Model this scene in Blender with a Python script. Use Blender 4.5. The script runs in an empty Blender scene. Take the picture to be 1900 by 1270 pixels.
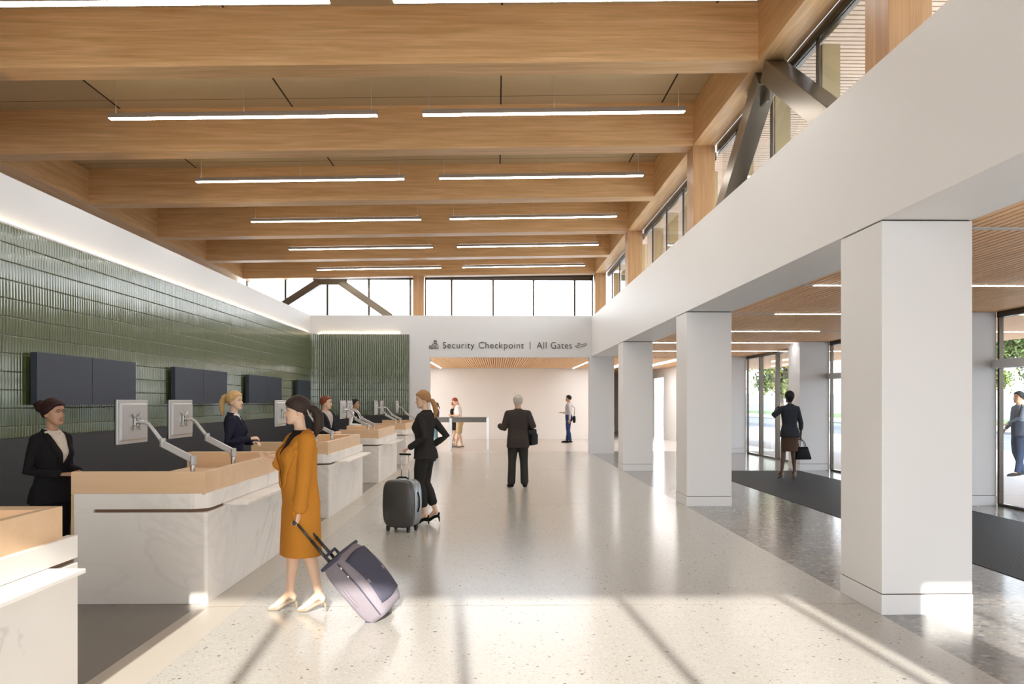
import bpy, bmesh, math, random
from mathutils import Vector, Matrix, noise
random.seed(7)
PI = math.pi
SC = bpy.context.scene
COL = SC.collection

# ------------------------------------------------------------------ camera, sky, sun, exposure
cd = bpy.data.cameras.new('camera'); cam = bpy.data.objects.new('camera', cd); COL.objects.link(cam)
cam.location = (0, 0, 1.68); cam.rotation_euler = (PI/2, 0, -0.0195)
cd.sensor_width = 36; cd.lens = 1420/1900*36; cd.shift_x = 0; cd.shift_y = 109.5/1900
cd.clip_end = 600
SC.camera = cam
SC.view_settings.view_transform = 'Standard'; SC.view_settings.look = 'None'
SC.view_settings.gamma = 1; SC.view_settings.use_curve_mapping = False
SC.view_settings.exposure = 0.83
SC.cycles.max_bounces = 10; SC.cycles.diffuse_bounces = 6; SC.cycles.glossy_bounces = 4
SC.cycles.transparent_max_bounces = 16; SC.cycles.sample_clamp_indirect = 6
SC.cycles.caustics_reflective = False; SC.cycles.caustics_refractive = False

w = bpy.data.worlds.new('sky'); SC.world = w; w.use_nodes = True
nt = w.node_tree; bg = nt.nodes['Background']
tc = nt.nodes.new('ShaderNodeTexCoord'); sp = nt.nodes.new('ShaderNodeSeparateXYZ'); cr = nt.nodes.new('ShaderNodeValToRGB')
nt.links.new(tc.outputs['Generated'], sp.inputs[0]); nt.links.new(sp.outputs['Z'], cr.inputs[0]); nt.links.new(cr.outputs[0], bg.inputs[0])
cr.color_ramp.elements[0].position = 0.0; cr.color_ramp.elements[0].color = (1.0, 1.0, 1.0, 1)
cr.color_ramp.elements[1].position = 0.75; cr.color_ramp.elements[1].color = (.62, .78, 1.0, 1)
bg.inputs[1].default_value = 2.9

sd = bpy.data.lights.new('sun', 'SUN'); sun = bpy.data.objects.new('sun', sd); COL.objects.link(sun)
sd.energy = 7.6; sd.angle = math.radians(0.8); sd.color = (1.0, .94, .86)
sun.rotation_euler = Vector((-.07, 1, -.373)).to_track_quat('-Z', 'Y').to_euler()

# ------------------------------------------------------------------ materials
def newmat(name):
    m = bpy.data.materials.new(name); m.use_nodes = True
    return m, m.node_tree, m.node_tree.nodes['Principled BSDF']
def C4(c): return (c[0], c[1], c[2], 1)
def mat(name, col, rough=.5, metal=0, spec=.5, emit=None, estr=0, coat=0, bump=0, bscale=60):
    m, nt, b = newmat(name)
    b.inputs['Base Color'].default_value = C4(col); b.inputs['Roughness'].default_value = rough
    b.inputs['Metallic'].default_value = metal; b.inputs['Specular IOR Level'].default_value = spec
    b.inputs['Coat Weight'].default_value = coat
    if emit: b.inputs['Emission Color'].default_value = C4(emit); b.inputs['Emission Strength'].default_value = estr
    if bump:
        tc = nt.nodes.new('ShaderNodeTexCoord'); n = nt.nodes.new('ShaderNodeTexNoise'); n.inputs['Scale'].default_value = bscale
        bp = nt.nodes.new('ShaderNodeBump'); bp.inputs['Strength'].default_value = bump; bp.inputs['Distance'].default_value = .01
        nt.links.new(tc.outputs['Object'], n.inputs['Vector']); nt.links.new(n.outputs[0], bp.inputs['Height']); nt.links.new(bp.outputs[0], b.inputs['Normal'])
    return m
def ramp(nt, stops, interp='LINEAR'):
    r = nt.nodes.new('ShaderNodeValToRGB'); r.color_ramp.interpolation = interp
    while len(r.color_ramp.elements) < len(stops): r.color_ramp.elements.new(.5)
    for e, (p, c) in zip(r.color_ramp.elements, stops): e.position = p; e.color = C4(c)
    return r
def mapped(nt, scale, rot=(0, 0, 0)):
    tc = nt.nodes.new('ShaderNodeTexCoord'); mp = nt.nodes.new('ShaderNodeMapping')
    mp.inputs['Scale'].default_value = scale; mp.inputs['Rotation'].default_value = rot
    nt.links.new(tc.outputs['Object'], mp.inputs[0]); return mp
def noise_n(nt, vec, scale, detail=3, dist=0, rough=.5):
    n = nt.nodes.new('ShaderNodeTexNoise'); n.inputs['Scale'].default_value = scale; n.inputs['Detail'].default_value = detail
    n.inputs['Distortion'].default_value = dist; n.inputs['Roughness'].default_value = rough
    nt.links.new(vec.outputs[0], n.inputs['Vector']); return n
def mixc(nt, fac, a, b, mode='MIX'):
    m = nt.nodes.new('ShaderNodeMix'); m.data_type = 'RGBA'; m.blend_type = mode
    for s, v in ((m.inputs[0], fac), (m.inputs[6], a), (m.inputs[7], b)):
        if isinstance(v, (int, float)): s.default_value = v
        elif isinstance(v, tuple): s.default_value = C4(v)
        else: nt.links.new(v, s)
    return m
def wood(name, axis, c1, c2, rough=.42, big=1.0, fine=.55):
    """grain runs along the given axis"""
    m, nt, b = newmat(name)
    sc = [9*big, 9*big, 9*big]; sc[axis] = .45*big
    n1 = noise_n(nt, mapped(nt, sc), 1.6, 6, .6, .62)
    sc2 = [55, 55, 55]; sc2[axis] = 1.4
    n2 = noise_n(nt, mapped(nt, sc2), 1.0, 4, .2, .6)
    r1 = ramp(nt, [(.30, c1), (.52, [(x+y)/2 for x, y in zip(c1, c2)]), (.72, c2)])
    nt.links.new(n1.outputs[0], r1.inputs[0])
    r2 = ramp(nt, [(.35, (.78, .76, .74)), (.65, (1.08, 1.08, 1.08))]); nt.links.new(n2.outputs[0], r2.inputs[0])
    mx = mixc(nt, fine, r1.outputs[0], r2.outputs[0], 'MULTIPLY'); nt.links.new(mx.outputs[2], b.inputs['Base Color'])
    b.inputs['Roughness'].default_value = rough; b.inputs['Specular IOR Level'].default_value = .35
    return m
def terrazzo(name, base, chips, vscale, rough, dens=.36, joints=True):
    m, nt, b = newmat(name)
    mp = mapped(nt, (1, 1, 1))
    v = nt.nodes.new('ShaderNodeTexVoronoi'); v.inputs['Scale'].default_value = vscale; v.inputs['Randomness'].default_value = 1
    n0 = noise_n(nt, mp, vscale*1.6, 2)
    dv = nt.nodes.new('ShaderNodeVectorMath'); dv.operation = 'MULTIPLY_ADD'; dv.inputs[1].default_value = (.6/vscale,)*3
    nt.links.new(n0.outputs['Color'], dv.inputs[0]); nt.links.new(mp.outputs[0], dv.inputs[2]); nt.links.new(dv.outputs[0], v.inputs['Vector'])
    sx = nt.nodes.new('ShaderNodeSeparateColor'); nt.links.new(v.outputs['Color'], sx.inputs[0])
    cc = ramp(nt, chips, 'CONSTANT'); nt.links.new(sx.outputs[0], cc.inputs[0])
    edge = nt.nodes.new('ShaderNodeMath'); edge.operation = 'MULTIPLY_ADD'; edge.inputs[1].default_value = .5; edge.inputs[2].default_value = dens-.3
    nt.links.new(sx.outputs[1], edge.inputs[0])
    lt = nt.nodes.new('ShaderNodeMath'); lt.operation = 'LESS_THAN'; nt.links.new(v.outputs['Distance'], lt.inputs[0]); nt.links.new(edge.outputs[0], lt.inputs[1])
    mx = mixc(nt, lt.outputs[0], tuple(base), cc.outputs[0])
    v2 = nt.nodes.new('ShaderNodeTexVoronoi'); v2.inputs['Scale'].default_value = vscale*3.2; nt.links.new(dv.outputs[0], v2.inputs['Vector'])
    s2 = nt.nodes.new('ShaderNodeSeparateColor'); nt.links.new(v2.outputs['Color'], s2.inputs[0])
    r2 = ramp(nt, [(0, (.93, .92, .9)), (.5, (1, 1, 1)), (.86, (1.04, 1.04, 1.04)), (.94, (.78, .76, .74))], 'CONSTANT'); nt.links.new(s2.outputs[2], r2.inputs[0])
    mm = mixc(nt, .8, mx.outputs[2], r2.outputs[0], 'MULTIPLY')
    nt.links.new(mm.outputs[2], b.inputs['Base Color'])
    b.inputs['Roughness'].default_value = rough; b.inputs['Specular IOR Level'].default_value = .44
    return m
def marble(name, base, vein, rough=.34, scale=.55):
    m, nt, b = newmat(name)
    mp = mapped(nt, (1, 1, 1), (.3, .5, .2))
    n = noise_n(nt, mp, scale, 5, 1.3, .55)
    r = ramp(nt, [(.0, (0, 0, 0)), (.478, (0, 0, 0)), (.497, (.75, .75, .75)), (.520, (0, 0, 0)), (1, (0, 0, 0))]); nt.links.new(n.outputs[0], r.inputs[0])
    n2 = noise_n(nt, mp, scale*.9, 3, .4); r2 = ramp(nt, [(.35, (0, 0, 0)), (.7, (.7, .7, .7))]); nt.links.new(n2.outputs[0], r2.inputs[0])
    f = nt.nodes.new('ShaderNodeMath'); f.operation = 'MULTIPLY'; nt.links.new(r.outputs[0], f.inputs[0]); nt.links.new(r2.outputs[0], f.inputs[1])
    n3 = noise_n(nt, mp, scale*2.2, 4, .8); r3 = ramp(nt, [(.3, [x*.93 for x in base]), (.65, base)]); nt.links.new(n3.outputs[0], r3.inputs[0])
    mx = mixc(nt, f.outputs[0], r3.outputs[0], tuple(vein)); nt.links.new(mx.outputs[2], b.inputs['Base Color'])
    b.inputs['Roughness'].default_value = rough; b.inputs['Specular IOR Level'].default_value = .4
    return m
def cloth(name, col, rough=.85, scale=220, sheen=0):
    m, nt, b = newmat(name)
    n = noise_n(nt, mapped(nt, (1, 1, 1)), scale, 2)
    r = ramp(nt, [(.3, [x*.85 for x in col]), (.7, [min(1, x*1.12) for x in col])]); nt.links.new(n.outputs[0], r.inputs[0]); nt.links.new(r.outputs[0], b.inputs['Base Color'])
    b.inputs['Roughness'].default_value = rough; b.inputs['Sheen Weight'].default_value = sheen; b.inputs['Specular IOR Level'].default_value = .1
    bp = nt.nodes.new('ShaderNodeBump'); bp.inputs['Strength'].default_value = .5; bp.inputs['Distance'].default_value = .012
    n2 = noise_n(nt, mapped(nt, (6, 6, 2.2)), 1, 2, .4); nt.links.new(n2.outputs[0], bp.inputs['Height']); nt.links.new(bp.outputs[0], b.inputs['Normal'])
    return m
def hairmat(name, col):
    m, nt, b = newmat(name)
    n = noise_n(nt, mapped(nt, (130, 16, 90)), 1, 2)
    r = ramp(nt, [(.3, [x*.78 for x in col]), (.7, [min(1, x*1.2) for x in col])]); nt.links.new(n.outputs[0], r.inputs[0]); nt.links.new(r.outputs[0], b.inputs['Base Color'])
    b.inputs['Roughness'].default_value = .6; b.inputs['Specular IOR Level'].default_value = .25
    bp = nt.nodes.new('ShaderNodeBump'); bp.inputs['Strength'].default_value = .5; bp.inputs['Distance'].default_value = .004
    nt.links.new(n.outputs[0], bp.inputs['Height']); nt.links.new(bp.outputs[0], b.inputs['Normal'])
    return m
def glassmat(name, tint, refl=.09, rough=.0):
    m = bpy.data.materials.new(name); m.use_nodes = True; nt = m.node_tree; nt.nodes.clear()
    out = nt.nodes.new('ShaderNodeOutputMaterial'); tr = nt.nodes.new('ShaderNodeBsdfTransparent'); gl = nt.nodes.new('ShaderNodeBsdfGlossy'); mx = nt.nodes.new('ShaderNodeMixShader')
    ge = nt.nodes.new('ShaderNodeNewGeometry'); dt = nt.nodes.new('ShaderNodeVectorMath'); dt.operation = 'DOT_PRODUCT'
    nt.links.new(ge.outputs['Normal'], dt.inputs[0]); nt.links.new(ge.outputs['Incoming'], dt.inputs[1])
    def mth(op, a, b_):
        q = nt.nodes.new('ShaderNodeMath'); q.operation = op
        for s_, v in ((q.inputs[0], a), (q.inputs[1], b_)):
            if v is None: continue
            if isinstance(v, (int, float)): s_.default_value = v
            else: nt.links.new(v, s_)
        return q.outputs[0]
    c1 = mth('SUBTRACT', 1.0, mth('ABSOLUTE', dt.outputs['Value'], None)); fr_ = mth('ADD', mth('MULTIPLY', mth('POWER', c1, 5), .9), .035)
    tr.inputs[0].default_value = C4(tint); gl.inputs['Roughness'].default_value = rough; gl.inputs[0].default_value = (.9, .93, .95, 1)
    nt.links.new(fr_, mx.inputs[0]); nt.links.new(tr.outputs[0], mx.inputs[1]); nt.links.new(gl.outputs[0], mx.inputs[2]); nt.links.new(mx.outputs[0], out.inputs[0])
    return m
def stripes(name, axis, pitch, c1, c2, duty=.5, rough=.5):
    m, nt, b = newmat(name)
    tc = nt.nodes.new('ShaderNodeTexCoord'); s = nt.nodes.new('ShaderNodeSeparateXYZ'); nt.links.new(tc.outputs['Object'], s.inputs[0])
    md = nt.nodes.new('ShaderNodeMath'); md.operation = 'WRAP'; md.inputs[1].default_value = 1; md.inputs[2].default_value = 0
    mu = nt.nodes.new('ShaderNodeMath'); mu.operation = 'MULTIPLY'; mu.inputs[1].default_value = 1/pitch
    nt.links.new(s.outputs[axis], mu.inputs[0]); nt.links.new(mu.outputs[0], md.inputs[0])
    r = ramp(nt, [(0, c1), (duty-.06, c1), (duty, c2), (.95, c2), (1, c1)]); nt.links.new(md.outputs[0], r.inputs[0]); nt.links.new(r.outputs[0], b.inputs['Base Color'])
    b.inputs['Roughness'].default_value = rough; b.inputs['Specular IOR Level'].default_value = .15
    bp = nt.nodes.new('ShaderNodeBump'); bp.inputs['Strength'].default_value = .6; bp.inputs['Distance'].default_value = .008
    nt.links.new(r.outputs[0], bp.inputs['Height']); nt.links.new(bp.outputs[0], b.inputs['Normal'])
    return m

WB1, WB2 = (.62, .36, .155), (.84, .56, .30)
M = dict(
 beamX=wood('oak_grain_x', 0, WB1, WB2), beamY=wood('oak_grain_y', 1, WB1, WB2), beamZ=wood('oak_grain_z', 2, (.46, .25, .11), (.60, .36, .18)),
 white=mat('white_paint', (.66, .665, .68), .55), whiteg=mat('white_gloss_paint', (.79, .78, .775), .45, spec=.3),
 beige=mat('beige_paint', (.72, .70, .67), .6),
 deck=mat('acoustic_deck', (.55, .41, .235), .9, bump=.6, bscale=160), deckjoint=mat('dark_joint', (.035, .02, .01), .9),
 steel=mat('bronze_steel', (.21, .178, .135), .3, .85), frame=mat('dark_frame', (.10, .085, .07), .25, .9), black=mat('black', (.012, .012, .013), .5),
 fin=mat('gold_bronze_fin', (.34, .27, .15), .4, .6),
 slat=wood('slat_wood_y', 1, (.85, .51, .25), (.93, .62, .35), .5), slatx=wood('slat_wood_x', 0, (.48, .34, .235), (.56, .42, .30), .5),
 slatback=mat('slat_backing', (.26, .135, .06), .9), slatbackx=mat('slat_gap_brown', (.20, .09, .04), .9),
 tile=mat('green_glazed_tile', (.085, .105, .042), .10, spec=.8, coat=.6), grout=mat('grout', (.10, .10, .08), .8),
 wains=mat('dark_grey_panel', (.055, .055, .058), .5, 0, .15),
 terr=terrazzo('white_terrazzo', (.47, .455, .425), [(0, (.47, .44, .40)), (.45, (.53, .50, .465)), (.72, (.41, .36, .31)), (.88, (.31, .28, .25)), (.96, (.16, .145, .135))], 34, .2, .24),
 terrd=terrazzo('grey_terrazzo', (.235, .23, .22), [(0, (.32, .31, .29)), (.35, (.20, .20, .20)), (.62, (.36, .34, .31)), (.8, (.13, .13, .135)), (.92, (.28, .25, .22))], 20, .16, .42),
 strip=mat('beige_floor_strip', (.50, .455, .395), .25, spec=.5), darkfloor=mat('grey_brown_floor', (.165, .145, .12), .12, spec=.6),
 backfloor=mat('back_room_floor', (.50, .47, .43), .24, spec=.5), joint=mat('floor_joint', (.25, .19, .15), .6),
 matrib=stripes('ribbed_entrance_mat', 0, .05, (.005, .006, .007), (.05, .054, .062), .5, .6),
 marble=marble('white_marble', (.84, .80, .75), (.50, .47, .45)), cwood=wood('counter_maple', 0, (.68, .46, .275), (.76, .54, .34), .38, .35, .07), cwoody=wood('counter_maple_y', 1, (.68, .46, .275), (.76, .54, .34), .38, .35, .07),
 slot=mat('slot_brown', (.16, .09, .05), .7), silver=mat('silver_plastic', (.42, .41, .40), .35, .3), alu=mat('aluminium', (.62, .62, .61), .28, .9),
 screen=mat('dark_screen', (.038, .046, .064), .5, spec=.3), screenf=mat('screen_black_glass', (.01, .01, .012), .1),
 lens=mat('light_diffuser', (1, 1, 1), .6, emit=(1, .975, .94), estr=22), lensb=mat('light_diffuser_back_room', (1, 1, 1), .6, emit=(.97, .98, 1), estr=10), fill_up=mat('added_uplight_glow', (1, 1, 1), .6, emit=(1, .97, .93), estr=3), lamp=mat('lamp_housing', (.32, .27, .22), .45, .3), cable=mat('steel_cable', (.6, .56, .5), .4, .6),
 cove=mat('cove_led', (1, 1, 1), .5, emit=(1, .76, .42), estr=9), unlit=mat('unlit_diffuser', (.62, .62, .61), .5),
 glass=glassmat('clear_glass', (.97, .98, .98)), glasst=glassmat('door_glass', (.88, .91, .93)),
 sign=mat('sign_charcoal', (.03, .03, .035), .6),
 pave=mat('pavement', (.56, .515, .48), .8, bump=.2, bscale=8), road=mat('asphalt', (.20, .195, .195), .9), kerb=mat('kerb', (.34, .33, .31), .8),
 grassm=mat('lawn', (.13, .18, .05), .95), water=mat('water', (.16, .21, .25), .5), hillm=mat('far_shore', (.30, .33, .36), .9), line=mat('white_paint_line', (.5, .5, .5), .7),
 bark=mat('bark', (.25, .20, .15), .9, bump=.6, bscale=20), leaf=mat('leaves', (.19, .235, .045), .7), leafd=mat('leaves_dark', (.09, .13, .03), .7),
 roofw=mat('white_roof', (.75, .73, .70), .8), barrier=mat('grey_barrier', (.20, .19, .175), .5),
)
lf = M['leaf'].node_tree.nodes['Principled BSDF']; lf.inputs['Transmission Weight'].default_value = 0

# ------------------------------------------------------------------ mesh helpers
class MB:
    def __init__(s): s.v = []; s.f = []
    def add(s, v, f):
        n = len(s.v); s.v += [tuple(p) for p in v]; s.f += [tuple(i+n for i in q) for q in f]; return s
    def box(s, a, b):
        x0, y0, z0 = a; x1, y1, z1 = b
        return s.add([(x0,y0,z0),(x1,y0,z0),(x1,y1,z0),(x0,y1,z0),(x0,y0,z1),(x1,y0,z1),(x1,y1,z1),(x0,y1,z1)],
                     [(0,3,2,1),(4,5,6,7),(0,1,5,4),(1,2,6,5),(2,3,7,6),(3,0,4,7)])
    def prism(s, pts, ext):
        """closed polygon pts extruded by vector ext"""
        n = len(pts); e = Vector(ext); q = [Vector(p) for p in pts]
        return s.add(q+[p+e for p in q], [tuple(range(n))[::-1], tuple(range(n, 2*n))]+[(i, (i+1) % n, n+(i+1) % n, n+i) for i in range(n)])
    def bar(s, p0, p1, wd, ht, up=(0, 0, 1)):
        p0 = Vector(p0); p1 = Vector(p1); d = (p1-p0).normalized(); r = d.cross(Vector(up)).normalized(); u = r.cross(d)
        q = [p0+r*a*wd/2+u*b*ht/2 for a, b in ((-1,-1),(1,-1),(1,1),(-1,1))]
        return s.prism(q, p1-p0)
    def tube(s, pts, rad, n=12, flat=None, cap=True):
        """tapered tube along pts; rad number or list; flat=(vector, k): radius scaled by k along vector"""
        pts = [Vector(p) for p in pts]
        if isinstance(rad, (int, float)): rad = [rad]*len(pts)
        if cap:   # rounded ends
            d0 = (pts[0]-pts[1]).normalized(); d1 = (pts[-1]-pts[-2]).normalized()
            pts = [pts[0]+d0*rad[0]*.75, pts[0]+d0*rad[0]*.45]+pts+[pts[-1]+d1*rad[-1]*.45, pts[-1]+d1*rad[-1]*.75]
            rad = [rad[0]*.35, rad[0]*.8]+list(rad)+[rad[-1]*.8, rad[-1]*.35]
        base = len(s.v); m = len(pts); vs = []
        ref = None
        for i, p in enumerate(pts):
            t = (pts[min(i+1, m-1)]-pts[max(i-1, 0)]).normalized()
            if ref is None:
                ref = t.orthogonal().normalized()
                if flat is not None:
                    r_ = Vector(flat[0]); r_ = r_-t*r_.dot(t)
                    if r_.length > 1e-4: ref = r_.normalized()
            ref = (ref-t*ref.dot(t)).normalized(); b = t.cross(ref)
            k = flat[1] if flat else 1
            for j in range(n):
                a = 2*PI*j/n; vs.append(p+ref*math.cos(a)*rad[i]*k+b*math.sin(a)*rad[i])
        fs = [(i*n+j, i*n+(j+1) % n, (i+1)*n+(j+1) % n, (i+1)*n+j) for i in range(m-1) for j in range(n)]
        fs += [tuple(range(n))[::-1], tuple(range((m-1)*n, m*n))]
        return s.add(vs, fs)
    def cyl(s, p0, p1, r, n=16): return s.tube([p0, p1], r, n, cap=False)
    def ell(s, c, r, nu=14, nv=9, R=None):
        vs = []; c = Vector(c)
        for i in range(nv+1):
            th = PI*i/nv
            for j in range(nu):
                a = 2*PI*j/nu; p = Vector((r[0]*math.sin(th)*math.cos(a), r[1]*math.sin(th)*math.sin(a), r[2]*math.cos(th)))
                if R: p = R @ p
                vs.append(c+p)
        fs = [(i*nu+j, (i+1)*nu+j, (i+1)*nu+(j+1) % nu, i*nu+(j+1) % nu) for i in range(nv) for j in range(nu)]
        return s.add(vs, fs)
    def xf(s, mtx): s.v = [tuple(mtx @ Vector(p)) for p in s.v]; return s
    def mesh(s, name):
        me = bpy.data.meshes.new(name); me.from_pydata(s.v, [], s.f); me.update()
        bm = bmesh.new(); bm.from_mesh(me); bmesh.ops.remove_doubles(bm, verts=bm.verts, dist=1e-6); bmesh.ops.recalc_face_normals(bm, faces=bm.faces); bm.to_mesh(me); bm.free()
        return me
    def build(s, name, m, parent=None, bevel=0, smooth=False, loc=None):
        return link(name, s.mesh(name), m, parent, bevel, smooth, loc)
def link(name, me, m, parent=None, bevel=0, smooth=False, loc=None):
    o = bpy.data.objects.new(name, me); COL.objects.link(o)
    for x in (m if isinstance(m, (list, tuple)) else [m]): me.materials.append(M[x] if isinstance(x, str) else x)
    if parent: o.parent = parent
    if loc: o.location = loc
    if smooth:
        for p in me.polygons: p.use_smooth = True
    if bevel:
        b = o.modifiers.new('bevel', 'BEVEL'); b.width = bevel; b.segments = 2; b.limit_method = 'ANGLE'; b.angle_limit = math.radians(50)
    return o
def tag(o, label, cat, group=None, kind=None):
    o['label'] = label; o['category'] = cat
    if group: o['group'] = group
    if kind: o['kind'] = kind
    return o
def struct(o, label=None, cat=None):
    o['kind'] = 'structure'
    if label: o['label'] = label; o['category'] = cat
    return o
def thing(name, label, cat, loc=(0, 0, 0), rz=0, group=None):
    o = bpy.data.objects.new(name, None); COL.objects.link(o); o.location = loc; o.rotation_euler = (0, 0, rz); o.empty_display_size = .2
    return tag(o, label, cat, group)
def kids(o): return [c for c in bpy.data.objects if c.parent == o]
def dup(o, loc=None, parent=None):
    c = o.copy(); COL.objects.link(c)
    if parent: c.parent = parent
    if loc is not None: c.location = loc
    for ch in kids(o): dup(ch, None, c)
    return c
ORD = ['nearest', 'second nearest', 'third nearest', 'fourth nearest', 'fifth nearest', 'sixth nearest', 'seventh nearest', 'eighth nearest']

# ------------------------------------------------------------------ the hall: dimensions
S = 6.175; HS = S/2
CX0, CX1 = 3.014, 3.740          # column row
GX = 3.165                       # right girder inner face
FY = 24.38                       # far wall
LW = -5.86                       # tiled wall face
BY = -1.45                       # glazed wall behind the camera
HD = 3.106                       # header height
def zb(x): return 5.81+.019*(x-GX)      # underside of the cross beams
PX0, PX1 = 7.285, 8.012          # outer piers
EX = 8.06                        # entrance glass plane

# floors
struct(MB().box((-2.09, BY-.2, -.06), (CX0, 25.39, 0)).build('floor', 'terr'), 'pale terrazzo floor of the main walkway', 'floor')
struct(MB().box((-2.446, BY-.2, -.06), (-2.09, FY, 0)).build('floor_border_strip', 'strip'), 'plain beige floor border in front of the counters', 'floor')
struct(MB().box((-6.1, BY-.2, -.06), (-2.446, FY, -.0)).build('floor_behind_counters', 'darkfloor'), 'glossy grey brown floor behind the counters', 'floor')
struct(MB().box((CX0, BY-.2, -.06), (EX+.1, 25.39, 0)).build('floor_aisle', 'terrd'), 'grey terrazzo floor of the entrance aisle', 'floor')
struct(MB().box((-6.1, 25.39, -.06), (9.5, 42, 0)).build('floor_back_room', 'backfloor'), 'plain beige floor of the room beyond', 'floor')
for k, y in enumerate((.11, 6.285, 12.47, 18.64, 24.8)):
    struct(MB().box((-2.446, y-.004, -.004), (EX-.05, y+.004, .0008)).build('trim_%d' % (k+1), 'joint'))
struct(MB().box((-2.1, 25.385, -.004), (8, 25.40, .0012)).build('trim_6', 'joint'))
mt = MB().box((4.915, 6.2, 0), (7.26, 18.28, .006)).build('entrance_mat', 'matrib')
tag(mt, 'dark ribbed entrance mat lying along the glass doors', 'mat')

# right upper fascia, soffit, columns
struct(MB().box((CX0, BY, HD), (CX1, FY, 4.36)).build('wall_right', 'whiteg', bevel=.004), 'long white fascia wall above the row of columns', 'wall')
for k in range(-1, 4):
    y0 = 5.943+S*k
    b = MB().box((CX0+.004, y0+.004, .165), (CX1-.004, y0+.72, HD-.011))
    c = thing('column', ('%s white square column of the row between hall and entrance aisle' % ORD[k]) if k >= 0 else 'white square column standing behind the camera', 'column', (0, 0, 0), 0, 'white columns along the walkway')
    b.build('shaft', 'whiteg', c, .003)
    MB().box((CX0+.02, y0+.02, HD-.011), (CX1-.02, y0+.70, HD)).box((CX0+.012, y0+.012, .158), (CX1-.012, y0+.71, .165)).build('shadow_gap', 'deckjoint', c)
    MB().box((CX0, y0, 0), (CX1, y0+.725, .158)).build('plinth', 'whiteg', c, .003)
for k in range(-1, 4):
    y0 = 12.118+S*(k-1)
    c = thing('column', ('%s white pier between the entrance glazing bays' % ORD[k] if k >= 1 else 'white pier in the entrance glazing beside the camera %d' % (k+2)) if k < 0 or k >= 1 else 'white pier in the entrance glazing hidden by the nearest column', 'column', (0, 0, 0), 0, 'white piers along the entrance glazing')
    MB().box((PX0+.004, y0+.004, .165), (PX1-.004, y0+.72, HD)).build('shaft', 'white', c, .003)
    MB().box((PX0+.012, y0+.012, .158), (PX1-.012, y0+.71, .165)).build('shadow_gap', 'deckjoint', c)
    MB().box((PX0, y0, 0), (PX1, y0+.725, .158)).build('plinth', 'white', c, .003)

# slatted ceilings
def slats_y(name, x0, x1, y0, y1, z, label):
    struct(MB().box((x0, y0, z+.06), (x1, y1, z+.10)).build(name+'_backing', 'slatback'))
    b = MB(); x = x0+.012
    while x+.056 < x1: b.box((x, y0, z+.004), (x+.056, y1, z+.05)); x += .08
    struct(b.build(name, 'slat'), label, 'ceiling')
slats_y('ceiling_aisle_slats', CX1, EX, BY, 25.4, HD, 'wood slat ceiling over the entrance aisle')
slats_y('ceiling_back_room_slats', -6.05, 7.4, 24.72, 33.5, HD, 'wood slat ceiling of the room beyond')
slats_y('ceiling_canopy_slats', EX+.1, 12.0, BY-6, 34, HD, 'wood slat ceiling of the outside canopy')
struct(MB().box((-6.2, BY-.3, 6.58), (8.6, 27.5, 6.62)).build('roof_deck_top', 'roofw')) if False else None

# recessed cross light lines in the aisle ceiling
lit = {0: None, 1: (3.9, 8.0), 2: (4.551, 8.0), 3: (3.8, 6.607), 4: (3.8, 8.0), 5: (3.8, 8.0)}
for k in range(6):
    y = 6.25+HS*k
    t = thing('recessed_line_light', '%s thin light line across the aisle slat ceiling' % ORD[k], 'ceiling light', (0, y, HD), 0, 'light lines in the aisle ceiling')
    MB().box((CX1+.005, -.035, -.004), (EX-.1, .035, .0035)).build('trim_channel', 'unlit', t)
    if lit[k]: MB().box((lit[k][0], -.028, -.007), (lit[k][1]-.02, .028, -.0045)).build('diffuser', 'lens', t)
for k in range(5):
    y = 9.35+HS*k
    t = thing('recessed_line_light', '%s thin light line in the outside canopy ceiling' % ORD[k], 'ceiling light', (0, y, HD), 0, 'light lines in the canopy ceiling')
    MB().box((EX+.25, -.035, -.004), (11.6, .035, .0035)).build('trim_channel', 'unlit', t)
    MB().box((EX+.3, -.028, -.007), (11.5, .028, -.0045)).build('diffuser', 'lens', t)
for x, side in ((-2.43, 'left'), (3.31, 'right')):
    t = thing('recessed_line_light', '%s light line running away in the back room slat ceiling' % side, 'ceiling light', (x, 24.9, HD), 0, 'light lines in the back room ceiling')
    MB().box((-.05, 0, -.004), (.05, 8.3, .0035)).build('trim_channel', 'unlit', t)
    MB().box((-.04, .02, -.007), (.04, 8.25, -.0045)).build('diffuser', 'lensb', t)

for i_, x_ in enumerate((-5.6, -4.4, 4.9, 6.2)):  # unseen fill lights added to brighten the back room
    t = thing('recessed_line_light', 'added unseen fill light in the back room ceiling %s' % ['at the far left wall', 'left of the opening', 'right of the opening', 'at the far right wall'][i_], 'ceiling light', (x_, 24.9, HD), 0, 'light lines in the back room ceiling')
    MB().box((-.17, 0, -.004), (.17, 8.3, .0035)).build('trim_channel', 'unlit', t)
    MB().box((-.16, .02, -.007), (.16, 8.25, -.0045)).build('diffuser', 'lensb', t)
# canopy roof / low roof over the aisle
struct(MB().box((CX1, BY, HD+.11), (EX+.12, 25.4, HD+.3)).build('roof_aisle', 'roofw'))
struct(MB().box((EX+.12, BY-6, HD+.11), (12.05, 34, HD+.45)).build('roof_canopy', 'white'))

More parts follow.
